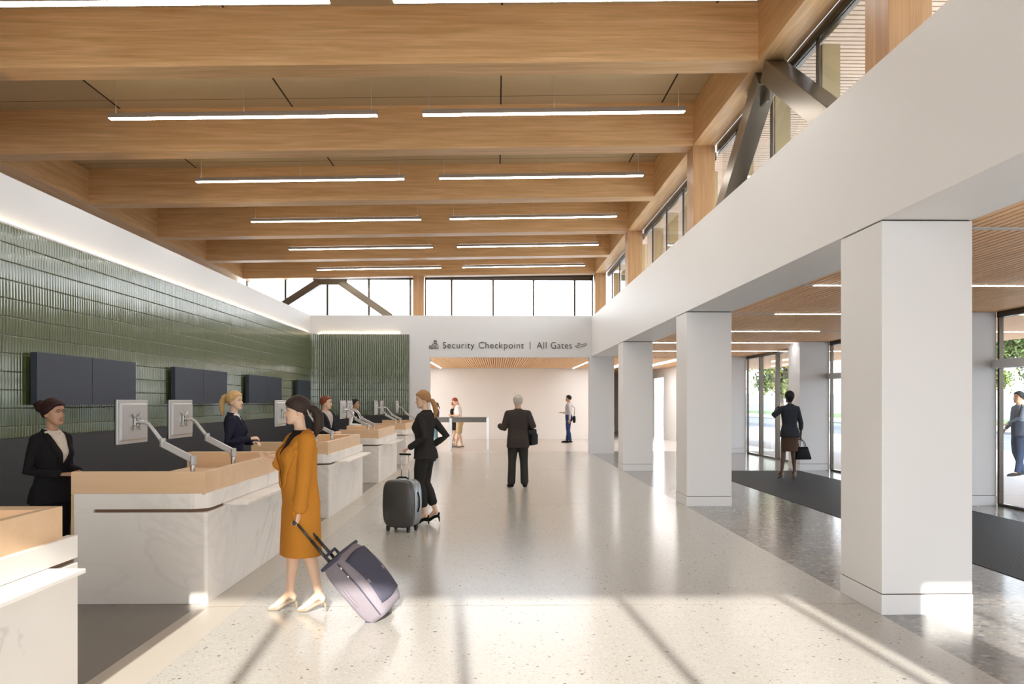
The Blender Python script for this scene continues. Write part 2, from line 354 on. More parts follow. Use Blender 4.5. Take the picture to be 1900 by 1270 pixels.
# left tiled wall with curved corner
def path_pt(s_):
    r = .3; yA = FY-.06-r; L1 = yA-BY; L2 = PI/2*r
    if s_ < L1: return (LW, BY+s_), (1, 0)
    if s_ < L1+L2:
        a = (s_-L1)/r; c = (LW+r, yA)
        return (c[0]-r*math.cos(a), c[1]+r*math.sin(a)), (math.cos(a), -math.sin(a))
    return (LW+r+(s_-L1-L2), FY-.06), (0, -1)
Ltot = (FY-.06-.3-BY)+PI/2*.3+(-2.80-(LW+.3))
def tilewall():
    fw = .06; nf = int(round(Ltot/fw)); fw = Ltot/nf; zt = 3.79; z0 = 1.226; rh = .22
    us = [(.03, .0), (.2, .0055), (.4, .0085), (.6, .0085), (.8, .0055), (.97, .0)]
    rows = []; z = zt
    while z > z0+.01: zl = max(z-rh, z0); rows.append((z-.002, zl+.003)); z = zl
    V = []; F = []; nu = len(us)
    for i in range(nf):
        for ri, (za, zc) in enumerate(rows):
            jit = .0022*noise.noise(Vector((i*.37, ri*1.9, 3)))+.002*noise.noise(Vector((i*.11, ri*3.1, 9)))
            tlt = .0016*noise.noise(Vector((i*.23, ri*2.3, 17)))
            n0 = len(V)
            for zz, k in ((za, 1), (za-.005, 0), (za-.009, 0), (zc+.009, 0), (zc+.005, 0), (zc, 1)):
                for u, h in us:
                    sx = (i+u)*fw; (px, py), (nx, ny) = path_pt(sx); o_ = h-.0035*k+jit+tlt*(1 if zz > (za+zc)/2 else -1)+(u-.5)*jit
                    V.append((px+nx*o_, py+ny*o_, zz))
            for r_ in range(5):
                for j in range(nu-1): F.append((n0+r_*nu+j, n0+(r_+1)*nu+j, n0+(r_+1)*nu+j+1, n0+r_*nu+j+1))
    me = bpy.data.meshes.new('tiles'); me.from_pydata(V, [], F); me.update()
    for p in me.polygons: p.use_smooth = True
    return me
lw = struct(MB().box((-6.05, BY, 0), (LW-.05, FY+.1, 4.40)).build('wall_left', 'white'), 'white wall with green fluted tiles behind the counters', 'wall')
tw = link('tile_cladding', tilewall(), 'tile', lw)
b = MB()  # backing behind tiles and wainscot
b.box((LW-.06, BY, 1.2), (LW-.005, FY-.35, 3.786)); b.box((LW+.3, FY-.055, 1.2), (-2.805, FY-.01, 3.786)); b.prism([(LW-.02, FY-.4, 1.2), (LW-.005, FY-.37, 1.2), (LW+.045, FY-.10, 1.2), (LW+.34, FY-.053, 1.2), (LW+.34, FY-.02, 1.2), (LW-.02, FY-.02, 1.2)], (0, 0, 2.586)); b.build('tile_backing', 'grout', lw)
b = MB().box((LW-.05, BY, 0), (LW+.012, FY-.02, 1.226)).box((LW, FY-.075, 0), (-2.80, FY-.02, 1.226)); b.build('wainscot_panel', 'wains', lw)
MB().box((-2.803, FY-.07, 0), (-2.79, FY-.002, 3.79)).build('tile_edge_trim', 'grout', lw)
# cove LED on top of the tiles
t = thing('cove_light', 'warm light strip along the top of the green tiles', 'light strip')
MB().box((LW-.045, BY, 3.796), (LW-.02, FY-.35, 3.806)).box((LW+.2, FY-.045, 3.796), (-3.1, FY-.02, 3.806)).build('led_strip', 'cove', t)
MB().box((LW-.012, BY, 3.79), (LW+.006, FY-.35, 3.815)).box((LW+.25, FY-.068, 3.79), (-2.80, FY-.052, 3.815)).build('profile', 'white', t)

# upper left: shelf roof and closing wall behind, left girder
struct(MB().box((-8.7, BY, 4.30), (-5.95, FY+1, 4.38)).build('ceiling_left_shelf', 'white'))
struct(MB().box((-8.80, BY, 4.3), (-8.55, 25.4, 6.7)).build('wall_left_upper', 'white'))
# far wall
fw = MB()
fw.box((-6.05, FY, 0), (-2.14, FY+.32, 4.40)).box((2.945, FY, 0), (CX1, FY+.32, 4.40)).box((-2.14, FY, 3.078), (2.945, FY+.32, 4.40)).box((-8.7, FY, 4.0), (-6.05, FY+.32, 4.4))
fwo = struct(fw.build('wall_far', 'white'), 'white end wall above and beside the checkpoint opening', 'wall')
def win(n, label): 
    o = bpy.data.objects.new('window_%d' % n, None); COL.objects.link(o); o['kind'] = 'structure'; o['label'] = label; o['category'] = 'window'; return o
# wall behind the camera (header over glazing)
struct(MB().box((-8.7, BY-.3, HD-.006), (EX+.1, BY, 3.42)).box((-8.7, BY-.3, 5.55), (3.7, BY, 6.7)).box((-6.3, BY-.3, 0), (-5.8, BY, HD)).box((3.2, BY-.3, 3.42), (3.7, BY, 5.55)).box((-8.7, BY-.3, 3.42), (-8.3, BY, 5.55)).build('wall_back', 'white'))
w_ = win(14, 'added unseen glazed band behind the camera for more frontal light')  # upper glazing added to bring in more light from behind
MB().box((-8.3, BY-.153, 3.42), (3.2, BY-.147, 5.55)).build('pane', 'glass', w_)
for i_ in range(9): MB().box((-8.3+1.366*i_-.03, BY-.2, 3.42), (-8.3+1.366*i_+.03, BY-.1, 5.55)).build('mullion', 'frame', w_)
struct(MB().box((-8.9, BY-7.2, 5.88), (5.5, BY-.3, 6.1)).build('added_sun_block_slab', 'roofw'))  # unseen slab added to keep sun out of the upper glazing
# back room shell
struct(MB().box((-6.2, 33.55, 0), (4.6, 33.7, 3.3)).build('wall_back_room', 'beige'), 'plain beige wall closing the room beyond the opening', 'wall')
struct(MB().box((-6.2, 25.4, 0), (-6.05, 33.6, 3.3)).build('wall_back_room_left', 'beige'))
wr = MB().box((7.4, 25.4, 0), (7.55, 33.9, 3.3)).box((7.4, 33.9, 2.75), (7.55, 36.6, 3.3)).box((7.4, 36.6, 0), (7.55, 42, 3.3))
struct(wr.build('wall_back_room_right', 'beige'))
struct(MB().box((6.6, 36.6, 0), (7.4, 36.75, 3.3)).box((4.6, 41.9, 0), (7.4, 42, 3.3)).build('wall_corridor_end', 'beige'))
struct(MB().box((4.5, 33.55, 0), (4.6, 42, 3.3)).build('wall_corridor_left', 'beige'))
struct(MB().box((4.6, 33.5, HD+.05), (7.5, 42, HD+.12)).build('ceiling_corridor', 'slat'))
struct(MB().box((-6.2, 24.7, HD+.11), (9.5, 42, HD+.2)).build('ceiling_back_room', 'white'))
struct(MB().box((7.5, 33.4, 0), (9.5, 33.5, 3.2)).box((9.4, 33.4, 0), (9.5, 38, 3.2)).build('wall_side_room', 'beige'))

# roof deck and joints
def slab(x0, x1, y0, y1, off0, off1):
    return [(x0, y0, zb(x0)+off0), (x1, y0, zb(x1)+off0), (x1, y1, zb(x1)+off0), (x0, y1, zb(x0)+off0), (x0, y0, zb(x0)+off1), (x1, y0, zb(x1)+off1), (x1, y1, zb(x1)+off1), (x0, y1, zb(x0)+off1)]
BF = [(0,3,2,1),(4,5,6,7),(0,1,5,4),(1,2,6,5),(2,3,7,6),(3,0,4,7)]
struct(MB().add(slab(-8.8, 3.7, BY-.3, 25.5, .70, .95), BF).build('ceiling', 'deck'), 'tan acoustic panel ceiling between the timber beams', 'ceiling')
b = MB()
for x in (-6.0, -3.27, .06, 2.66): b.add(slab(x-.012, x+.012, BY, 25.2, .696, .71), BF)
for k in range(-3, 6): b.add(slab(-8.2, 3.2, 11.97+HS*k-.004, 11.97+HS*k+.004, .698, .71), BF)
struct(b.build('ceiling_panel_joints', 'deckjoint'))
# cross beams
names = []
for k in range(-3, 6):
    y0 = 9.21+HS*k; y1 = y0+.36
    if y0 < BY: continue
    b = MB().add(slab(-8.13, GX+.01, y0, y1, 0, .705), BF).build('cross_beam', 'beamX', bevel=.004)
    if k < 0:
        tag(b, ['', 'timber cross beam overhead just ahead of the camera', 'timber cross beam overhead behind the camera', ''][-k], 'beam', 'timber cross beams')
    else: tag(b, '%s timber cross beam seen under the ceiling' % ORD[k], 'beam', 'timber cross beams')
# girders
b = MB().box((GX, BY, zb(GX)), (GX+.36, 25.4, zb(GX)+.69)).build('girder', 'beamY', bevel=.004)
tag(b, 'long timber girder over the right clerestory windows', 'beam', 'timber girders')
b = MB().box((-8.5, BY, 5.596), (-8.12, 25.4, 6.28)).build('girder', 'beamY', bevel=.004)
tag(b, 'long timber girder above the green tiled wall', 'beam', 'timber girders')
struct(MB().box((-8.55, BY, 4.38), (-8.51, 24.75, 5.9)).build('wall_left_clerestory', 'white'))
# posts
for k in range(0, 4):
    y0 = 6.13+S*k
    if k == 3: y0 = 24.64
    b = MB().box((GX+.002, y0, 4.36), (GX+.36, y0+.40, zb(GX))).build('timber_post', 'beamZ', bevel=.004)
    tag(b, '%s timber post on top of the white fascia' % ORD[k], 'post', 'timber posts')
b = MB().box((-2.70, 24.66, 4.40), (-2.36, 25.0, zb(-2.5))).build('timber_post', 'beamZ', bevel=.004)
tag(b, 'timber post between the two end windows', 'post', 'timber posts')

# chevron braces
def brace(name, A, legs, wd, label, nrm, gl):
    t = thing(name, label, 'brace', A)
    A = Vector(A)
    for L in legs:
        p0 = Vector(L[0])-A; p1 = Vector(L[1])-A
        o_ = MB().bar(p0, p1, wd[0], wd[1], nrm); o_.build('diagonal', 'steel', t, .006)
    g = [Vector(p)-A for p in gl]; n = Vector(nrm)*.035
    MB().prism([p-n/2 for p in g], n).build('gusset_plate', 'steel', t, .004)
yA = 9.39
brace('steel_brace', (3.36, yA, 5.80), [((3.36, yA-.10, 5.72), (3.36, 7.42, 4.38)), ((3.36, yA+.10, 5.72), (3.36, 11.36, 4.38))], (.26, .24), 'bronze steel chevron brace under the right girder', (1, 0, 0),
      [(3.36, yA+.02, 5.79), (3.36, yA+.80, 5.79), (3.36, yA+.50, 5.45), (3.36, yA+.02, 5.40)])
brace('steel_brace', (-5.4, 24.85, 5.68), [((-5.75, 24.85, 5.52), (-7.40, 24.85, 4.44)), ((-5.05, 24.85, 5.52), (-3.45, 24.85, 4.40))], (.22, .24), 'dark steel chevron brace in front of the left end window', (0, 1, 0),
      [(-5.95, 24.85, 5.63), (-4.83, 24.85, 5.63), (-4.88, 24.85, 5.44), (-5.90, 24.85, 5.44)])

# windows: right clerestory (per bay), end clerestory
WX = 3.58
bays = [(BY+.05, 6.13), (6.53, 12.30), (12.70, 18.48), (18.88, 24.64)]
ztop = zb(GX)
for i, (a, c) in enumerate(bays):
    w_ = win(i+1, '%s bay of clerestory window above the white fascia' % ORD[i])
    b = MB().box((WX-.03, a, ztop-.10), (WX+.08, c, ztop+.02)).box((WX-.03, a, 4.36), (WX+.05, c, 4.42)); b.build('window_frame', 'frame', w_)
    b = MB().box((WX-.015, a, 5.665), (WX+.02, c, 5.685))
    n = 4
    ys = [a+(c-a)*(j+.35)/n for j in range(n)]
    for y in ys: b.box((WX-.015, y-.012, 4.4), (WX+.02, y+.012, ztop-.09))
    b.build('glazing_bar', 'frame', w_)
    for y in ys: MB().box((WX+.04, y-.03, 4.38), (WX+.24, y+.03, 5.66)).build('fin', 'fin', w_)
    MB().box((WX, a, 4.4), (WX+.006, c, ztop-.05)).build('pane', 'glass', w_)
for i, (a, c, xs) in enumerate([(-8.2, -2.70, (-6.92, -5.555, -4.20, -2.845)), (-2.37, GX, (-1.494, -.13, 1.203, 2.556))]):
    w_ = win(5+i, ['left end clerestory window under the last beam', 'right end clerestory window above the checkpoint sign'][i])
    b = MB().box((a, 25.18, 4.36), (c, 25.30, 4.47)).box((a, 25.18, 5.66), (c, 25.3, 6.2)).box((a, 25.18, 4.4), (a+.04, 25.3, 5.9)).box((c-.04, 25.18, 4.4), (c, 25.3, 5.9))
    b.build('window_frame', 'frame', w_)
    b = MB()
    for x in xs: b.box((x-.03, 25.16, 4.4), (x+.03, 25.32, 5.95))
    b.build('mullion', 'frame', w_)
    MB().box((a, 25.235, 4.45), (c, 25.241, 5.9)).build('pane', 'glass', w_)
struct(MB().box((-8.7, FY+.32, 4.30), (3.7, 25.4, 4.36)).build('trim_7', 'white'))
# roof overhang soffit outside (slats run across)
struct(MB().box((3.62, BY-.3, 6.22), (5.5, 26.0, 6.35)).box((-8.8, 25.5, 6.5), (3.62, 26.4, 6.65)).build('roof_overhang', 'slatbackx'))
b = MB(); y = BY
while y < 25.9: b.box((3.98, y, 6.12), (5.45, y+.078, 6.22)); y += .105
struct(b.build('roof_overhang_slats', 'slatx'), 'slatted soffit of the roof overhang outside the clerestory', 'soffit')
struct(MB().box((3.60, BY, 6.10), (3.96, 25.9, 6.22)).build('roof_overhang_edge', 'white'))

# entrance glazing along the right side
def bay(n, y0, y1, door, label):
    w_ = win(n, label)
    b = MB().box((EX-.05, y0, HD-.09), (EX+.03, y1, HD+.02)).box((EX-.04, y0, 0), (EX+.03, y1, .045)).box((EX-.04, y0, .045), (EX+.03, y0+.05, HD-.09)).box((EX-.04, y1-.05, .045), (EX+.03, y1, HD-.09))
    b.build('window_frame', 'frame', w_, .003)
    ys = [y0+(y1-y0)*(j+1)/(5 if door else 4) for j in range(3)]
    if door: MB().box((EX-.16, y0+.05, 2.20), (EX+.02, y1-.05, 2.34)).build('door_header', 'alu', w_, .004)
    for y in ys: MB().box((EX-.10, y-.03, .045), (EX+.03, y+.03, HD-.09)).build('mullion', 'frame', w_, .003)
    MB().box((EX-.003, y0+.05, .05), (EX+.003, y1-.05, HD-.08)).build('pane', 'glasst', w_)
for k in range(-1, 4):
    y0 = 5.943+.725+S*(k-1); y1 = y0+S-.725
    bay(8+k, y0+.0, y1, k in (1, 2), 'entrance glazing bay %s' % ['far behind the camera', 'beside the camera', 'left of the nearest pier, with door header', 'with sliding doors beyond the nearest column', 'farthest along the aisle with three tall panes'][k+1])
    if k < 3: pass
struct(MB().box((EX-.1, 24.468+.725, 0), (EX+.1, 25.6, 3.2)).box((EX-.62, 25.3, 0), (EX+.1, 25.45, 3.2)).build('wall_right_end', 'white'))
# glazing behind the camera
w_ = win(13, 'glazed wall behind the camera')
b = MB().box((-5.8, BY-.2, 0), (EX, BY-.1, .05)).box((-5.8, BY-.2, HD-.06), (EX, BY-.1, HD))
b.build('window_frame', 'frame', w_)
x = .24-1.366*4
while x < EX:
    MB().box((x-.032, BY-.2, .05), (x+.032, BY-.1, HD-.05)).build('mullion', 'frame', w_); x += 1.366
MB().box((-5.8, BY-.153, .05), (EX, BY-.147, HD-.05)).build('pane', 'glass', w_)

# ------------------------------------------------------------------ pendant lights
def pendant(row):
    y = 10.82+HS*row
    for side, (x0, x1) in enumerate(((-5.43, -1.68), (-1.055, 2.67))):
        xm = (x0+x1)/2; L = (x1-x0)/2
        lab = '%s %s linear pendant light hanging between the beams' % (ORD[row+1], ['left hand', 'right hand'][side])
        z = 5.60+.0195*(xm+5.43)+.03
        t = thing('pendant_light', lab, 'pendant light', (xm, y, z), 0, 'linear pendant lights')
        sl = .0195
        def sb(a, c, y0, y1, z0, z1): return [(a, y0, z0+a*sl), (c, y0, z0+c*sl), (c, y1, z0+c*sl), (a, y1, z0+a*sl), (a, y0, z1+a*sl), (c, y0, z1+c*sl), (c, y1, z1+c*sl), (a, y1, z1+a*sl)]
        MB().add(sb(-L, L, -.05, .05, .002, .065), BF).build('housing', 'lamp', t)
        MB().add(sb(-L+.012, L-.012, -.043, .043, -.004, .001), BF).build('diffuser', 'lens', t)
        MB().add(sb(-L+.02, L-.02, -.035, .035, .066, .069), BF).build('added_uplight_glow', 'fill_up', t)  # glowing strip added on top to brighten deck and beams
        for q in (-.95, 0, .95):
            xx = q*L; MB().cyl((xx, 0, .06+xx*sl), (xx, 0, zb(xm+xx)+.70-z), .0045, 6).build('suspension_cable', 'cable', t)
for r in range(-1, 5): pendant(r)

# ------------------------------------------------------------------ sign (vinyl lettering and icons on the end wall)
def text_obj(txt, x, z, size, extrude=.004):
    cu = bpy.data.curves.new('lettering', 'FONT'); cu.body = txt; cu.size = size; cu.extrude = extrude; cu.space_character = 1.09; cu.space_word = 1.1; cu.offset = -.0015
    o = bpy.data.objects.new('t', cu); COL.objects.link(o); bpy.context.view_layer.update()
    me = bpy.data.meshes.new_from_object(o.evaluated_get(bpy.context.evaluated_depsgraph_get())); bpy.data.objects.remove(o)
    mw = max(v.co.x for v in me.vertices); return me, mw
sg = thing('wall_sign', 'charcoal lettering Security Checkpoint | All Gates with two outline icons', 'sign', (0, FY-.012, 0))
def put_text(txt, x0, x1, zbase, size):
    me, mw = text_obj(txt, 0, 0, size); k = (x1-x0)/mw
    me.transform(Matrix.Translation((x0, 0, zbase)) @ Matrix.Rotation(PI/2, 4, 'X') @ Matrix.Diagonal((k, 1, 1, 1)))
    link('lettering', me, 'sign', sg)
def sx(u): return (u-920)/1420*FY*1.0+ ( .0195*0)
put_text('Security Checkpoint', -1.735, .852, 3.355, .298)
MB().box((1.043, -.004, 3.325), (1.065, .006, 3.568)).build('divider_bar', 'sign', sg)
put_text('All Gates', 1.262, 2.385, 3.355, .298)
def stroke(name, pts, r=.0095, closed=False):
    b = MB(); q = pts+([pts[0]] if closed else [])
    for p0, p1 in zip(q[:-1], q[1:]): b.bar((p0[0], 0, p0[1]), (p1[0], 0, p1[1]), .012, r*2, (0, 1, 0))
    for p in q: b.cyl((p[0], -.006, p[1]), (p[0], .006, p[1]), r, 8)
    return b
def icon(name, x, z, k, polys):
    b = MB()
    for pts, cl in polys:
        s_ = stroke(name, [(x+px*k, z+pz*k) for px, pz in pts], .0065, cl); b.add(s_.v, s_.f)
    b.build(name, 'sign', sg)
icon('officer_icon', -2.155, 3.325, .0575, [
    ([(0, 1.9), (0, .75), (.35, .3), (1.5, .3), (1.5, .75), (.75, .75), (.55, 1.0), (.55, 1.9)], True),
    ([(1.75, .3), (1.75, 1.1), (1.15, 1.75), (2.3, 3.1), (3.9, 3.1), (4.9, 2.5), (4.9, .3)], True),
    ([(1.15, 1.75), (1.7, 2.4), (2.6, 1.7)], False), ([(4.2, 3.1), (2.6, 1.0), (3.6, .8), (4.1, 1.5)], False), ([(3.6, .8), (3.4, .3)], False),
    ([(2.7, 3.5), (3.3, 3.2), (3.9, 3.5), (3.95, 4.2), (2.65, 4.2)], True), ([(2.5, 4.3), (4.1, 4.3), (3.9, 4.9), (2.7, 4.9)], True)])
icon('plane_icon', 2.49, 3.37, .048, [
    ([(0, 1.5), (.7, 1.2), (1.3, 1.5), (2.6, 1.75), (1.8, 3.2), (2.6, 3.2), (4.4, 2.1), (7, 3.0), (7.6, 2.6), (7.2, 1.9), (1.4, .1)], True)])

# ------------------------------------------------------------------ check-in counters
def counter(y0, Lc, label):
    t = thing('check_in_counter', label, 'counter', (-2.43, y0, 0), 0, 'check-in counters')
    x0 = -1.10; L = Lc; xo = .03    # local: x from -1.10 (staff) to +.03 (stone face)
    # wood shell: near panel, far cabinet panel, customer panel, worktop
    MB().box((x0, 0, 0.02), (x0+.03, .10, .899)).box((x0, 0, .90), (0, .05, 1.092)).box((-.05, .051, .90), (0, L-.10, 1.092)).box((x0-.02, L-.25, .05), (-.051, L-.10, 1.092)).build('wood_surround', 'cwood', t, .004)
    MB().prism([(x0-.02, 1.6, .88), (x0+.10, .06, .88), (-.05, .06, .88), (-.05, L-.25, .88), (x0-.02, L-.25, .88)], (0, 0, .04)).build('worktop', 'cwoody', t, .003)
    # stone cladding: lower body and upper band, rounded corner
    def ring(r, inset=0):
        pts = []
        xr = xo-inset; yn = -.03+inset
        for a in range(7):
            th = -PI/2+PI/2*a/6; pts.append((xr-r+r*math.cos(th), yn+r+r*math.sin(th)))
        return pts
    def shell(z0, z1, r, inset=0, xa=-1.06):
        c = ring(r, inset)
        pts = [(xa, -.03+inset)]+c+[(xo-inset, L), (xo-.06, L), (xo-.06, .04), (xa, .04)]
        return MB().prism([(p[0], p[1], z0) for p in pts], (0, 0, z1-z0))
    shell(0, .757, .03).build('stone_body', 'marble', t, .004)
    shell(.784, .913, .14).build('stone_band', 'marble', t, .004)
    b = shell(.755, .787, .1, .028, -.90); b.build('shadow_gap', 'slot', t)
    MB().box((-1.06, -.03, .755), (-.90, .04, .786)).build('stone_joint', 'marble', t)
    MB().box((xo-.05, .42, .757), (.225, L-.28, .782)).build('bag_shelf', 'marble', t, .004)
    return t
ys0 = [1.76, 6.41, 11.05, 15.71, 20.36]
ctr_lab = ['nearest check-in counter cut off by the bottom left corner', 'second check-in counter, beside the woman in the camel coat', 'third check-in counter, behind the camel coat', 'fourth check-in counter, next to the woman with the hard suitcase', 'last check-in counter against the tiled end wall']
for i, y0 in enumerate(ys0): counter(y0, 2.67 if i < 4 else 3.6, ctr_lab[i])
# monitors on arms
def monitor(x, y, label):
    t = thing('monitor', label, 'monitor', (x, y, .92), 0, 'monitors on swing arms')
    # local: screen plane x=0 faces -x; post at x=+.53
    MB().box((-.012, -.275, .392), (.0, .275, .77)).build('screen', 'screenf', t, .003)
    MB().box((0, -.275, .392), (.016, .275, .77)).build('bezel', 'silver', t, .004)
    b = MB(); q = [(-.25, .415), (.25, .415), (.25, .745), (-.25, .745)]; q2 = [(-.232, .432), (.232, .432), (.232, .728), (-.232, .728)]
    b.add([(.016, a, c) for a, c in q]+[(.034, a, c) for a, c in q2], [(0, 1, 5, 4), (1, 2, 6, 5), (2, 3, 7, 6), (3, 0, 4, 7), (4, 5, 6, 7), (0, 3, 2, 1)]).build('rear_cover', 'silver', t, .006)
    b = MB().box((.04, -.04, .54), (.055, .04, .62)).cyl((.05, 0, .58), (.11, 0, .575), .018)
    for sy in (-1, 1):
        for sz in (-1, 1): b.bar((.048, 0, .58), (.048, sy*.07, .58+sz*.07), .012, .014, (1, 0, 0))
    b.build('mount_bracket', 'alu', t)
    MB().tube([(.11, 0, .575), (.15, .0, .56), (.255, 0, .42)], [.018, .014, .018]).build('upper_arm', 'silver', t, 0, True)
    MB().cyl((.27, 0, .36), (.27, 0, .435), .026).build('elbow_joint', 'silver', t, .004)
    b = MB().bar((.27, 0, .385), (.53, 0, .25), .05, .055, (0, 0, 1)).cyl((.53, 0, .20), (.53, 0, .285), .03); b.build('lower_arm', 'silver', t, .008)
    MB().cyl((.53, 0, 0), (.53, 0, .22), .021).cyl((.53, 0, 0), (.53, 0, .012), .05).build('post', 'alu', t)
    return t
mons = [(-3.18, 6.72, 'monitor nearest the brunette agent, back of the case in full view'), (-3.18, 7.74, 'monitor just left of the blonde agent, on the second counter'),
        (-3.18, 11.27, 'monitor partly hidden by the face of the woman in camel'), (-3.18, 12.33, 'monitor hidden behind the camel coat woman, only its arm shows'),
        (-3.2, 15.9, 'monitor beside the red-haired agent, nearer of two on the fourth counter'), (-3.2, 16.62, 'monitor touching the dark-haired agent in the vest'),
        (-3.25, 20.55, 'left monitor of the three on the last counter'), (-3.25, 21.6, 'middle monitor of the three on the last counter'), (-3.05, 23.35, 'right monitor of the three on the last counter')]
for m_ in mons: monitor(*m_)
# wall screens
k = 0
for a, c, n in ((9.6, 12.2, 2), (13.67, 16.3, 2), (17.7, 20.39, 2), (22.04, 24.0, 1)):
    for j in range(n):
        y0 = a+(c-a)/n*j; y1 = y0+(c-a)/n-.012
        if n == 1: y1 = 23.49
        lab = ['blank dark wall screen nearest the camera, behind the brunette agent', 'blank dark wall screen, right half of the nearest pair', 'blank dark wall screen, left half of the second pair', 'blank dark wall screen beside the blonde ponytail, second pair', 'blank dark wall screen, left half of the third pair', 'blank dark wall screen, right half of the third pair', 'single blank dark wall screen farthest along the tiles'][k]; k += 1
        t = thing('wall_screen', lab, 'screen', (LW, y0, 1.63), 0, 'dark screens on the green tiled wall')
        MB().box((.08, 0, 0), (.16, y1-y0, .66)).build('screen_panel', 'screen', t, .003)
        MB().box((.0, .3, .2), (.08, y1-y0-.3, .46)).build('wall_bracket', 'frame', t)
# barrier in the back room
t = thing('queue_barrier', 'grey railing with silver posts at the checkpoint entrance', 'barrier', (-1.4, 26.1, 0))
MB().box((-1.1, -.03, .95), (1.06, .03, 1.10)).box((-1.1, -.12, 1.10), (1.06, .12, 1.13)).build('rail_panel', 'barrier', t)
for x, y in ((-1.05, 0), (-.18, .0), (1.08, 0)):
    MB().box((x-.045, -.05, 0), (x+.045, .05, 1.13)).build('post', 'alu', t, .004)

# ------------------------------------------------------------------ outside
struct(MB().box((EX+.1, -30, -.12), (17.5, 50, -.02)).build('pavement', 'pave'), 'pale pavement outside the glass doors', 'pavement')
struct(MB().box((-60, -40, -.12), (EX+.1, BY-.2, -.02)).build('pavement_front', 'pave'))
struct(MB().box((17.5, -30, -.2), (27, 130, -.10)).box((8.1, 50, -.2), (17.5, 130, -.10)).build('road', 'road'), 'grey road beyond the pavement', 'road')
struct(MB().box((17.35, -30, -.12), (17.5, 50, -.015)).box((27, -30, -.1), (27.15, 130, .03)).build('kerb', 'kerb'))
struct(MB().box((27.15, -30, -.1), (34, 130, .02)).build('pavement_far', 'pave'))
ln = MB()
for x in (18.2, 22.2, 26.4): ln.box((x, -20, -.10), (x+.14, 125, -.094))
struct(ln.build('road_markings', 'line'))
tag(MB().box((34, -30, -.1), (44, 130, .05)).build('grass', 'grassm'), 'strip of lawn along the waterfront', 'grass', None, 'stuff')
struct(MB().box((44, -100, -.4), (400, 400, -.3)).box((-100, 130, -.4), (44, 400, -.3)).build('water', 'water'), 'pale blue water on the horizon', 'water')
struct(MB().prism([(60+i*14, 330-i*3, -.3) for i in range(1)]+[(60, 392, -.3), (395, 392, -.3), (395, 330, -.3)], (0, 0, 5)).build('far_shore_hill', 'hillm'))
def tree(x, y, h, label, seed, cr=2.6):
    rnd = random.Random(seed)
    t = thing('street_tree', label, 'tree', (x, y, -.02), 0, 'street trees')
    b = MB().tube([(0, 0, 0), (.05, 0, h*.16), (-.04, .05, h*.34)], [.2, .15, .13], 10)
    tips = []
    for i in range(7):
        a = i*2*PI/7+rnd.random()*.5; r = cr*(.45+.4*rnd.random()); zz = h*(.36+.45*rnd.random())
        b.tube([(-.04, .05, h*.28+rnd.random()*.3), (math.cos(a)*r*.45, math.sin(a)*r*.45, h*.28+(zz-h*.28)*.55), (math.cos(a)*r, math.sin(a)*r, zz)], [.075, .05, .02], 7)
        tips.append((math.cos(a)*r*.8, math.sin(a)*r*.8, zz))
    b.build('trunk', 'bark', t, 0, True)
    cl = [Vector(p) for p in tips]+[Vector(((rnd.random()-.5)*cr*1.4, (rnd.random()-.5)*cr*1.4, h*(.40+.54*rnd.random()))) for _ in range(24)]
    V = []; F = []; V2 = []; F2 = []
    for c in cl:
        for _ in range(380):
            d = Vector((rnd.gauss(0, 1), rnd.gauss(0, 1), rnd.gauss(0, .8))); p = c+d*(.36*cr/2.6)
            n = Vector((rnd.gauss(0, 1), rnd.gauss(0, 1), rnd.gauss(.4, 1))).normalized(); u = n.orthogonal().normalized()*.07; v_ = n.cross(u).normalized()*.115
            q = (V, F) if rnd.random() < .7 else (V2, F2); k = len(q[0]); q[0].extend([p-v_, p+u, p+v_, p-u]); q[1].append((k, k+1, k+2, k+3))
    for nm, VV, FF, m in (('foliage', V, F, 'leaf'), ('darker_foliage', V2, F2, 'leafd')):  # second mesh: random share of leaves in a darker green
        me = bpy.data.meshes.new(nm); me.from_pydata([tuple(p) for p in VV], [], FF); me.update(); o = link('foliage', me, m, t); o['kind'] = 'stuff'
for i, (x, y, h, lab) in enumerate([(18.9, 50.5, 6.6, 'leafy street tree seen through the farthest entrance glazing'), (22.4, 41.5, 6.4, 'leafy street tree seen past the second pier in the door bay'),
        (27.5, 37, 6.4, 'leafy street tree behind the man outside the glass'), (33, 52, 7.0, 'leafy street tree with a pale trunk left of the man outside'), (16.6, 62, 7, 'distant street tree behind the farthest glazing bay')]):
    tree(x, y, h, lab, 30+i)

# ------------------------------------------------------------------ people
def tmp_eval(me, mods):
    o = bpy.data.objects.new('tmp', me); COL.objects.link(o)
    for typ, kw in mods:
        md = o.modifiers.new('m', typ)
        for k, v in kw.items(): setattr(md, k, v)
    dg = bpy.context.evaluated_depsgraph_get(); dg.update()
    r = bpy.data.meshes.new_from_object(o.evaluated_get(dg)); bpy.data.objects.remove(o); return r
def fuse(mb, voxel=.008, it=3, fac=.5):
    me = bpy.data.meshes.new('f'); me.from_pydata(mb.v, [], mb.f); me.update()
    bm = bmesh.new(); bm.from_mesh(me); bmesh.ops.recalc_face_normals(bm, faces=bm.faces); bm.to_mesh(me); bm.free()
    r = tmp_eval(me, [('REMESH', dict(mode='VOXEL', voxel_size=voxel, use_smooth_shade=True)), ('SMOOTH', dict(factor=fac, iterations=it))])
    for p in r.polygons: p.use_smooth = True
    return r
def lerp_tab(tab, z):
    if z <= tab[0][0]: return tab[0][1:]
    for p, q in zip(tab[:-1], tab[1:]):
        if z <= q[0]:
            f = (z-p[0])/(q[0]-p[0]); f = f*f*(3-2*f)*.5+f*.5
            return [a+(b-a)*f for a, b in zip(p[1:], q[1:])]
    return tab[-1][1:]
def sstep(x): x = max(0, min(1, x)); return x*x*(3-2*x)
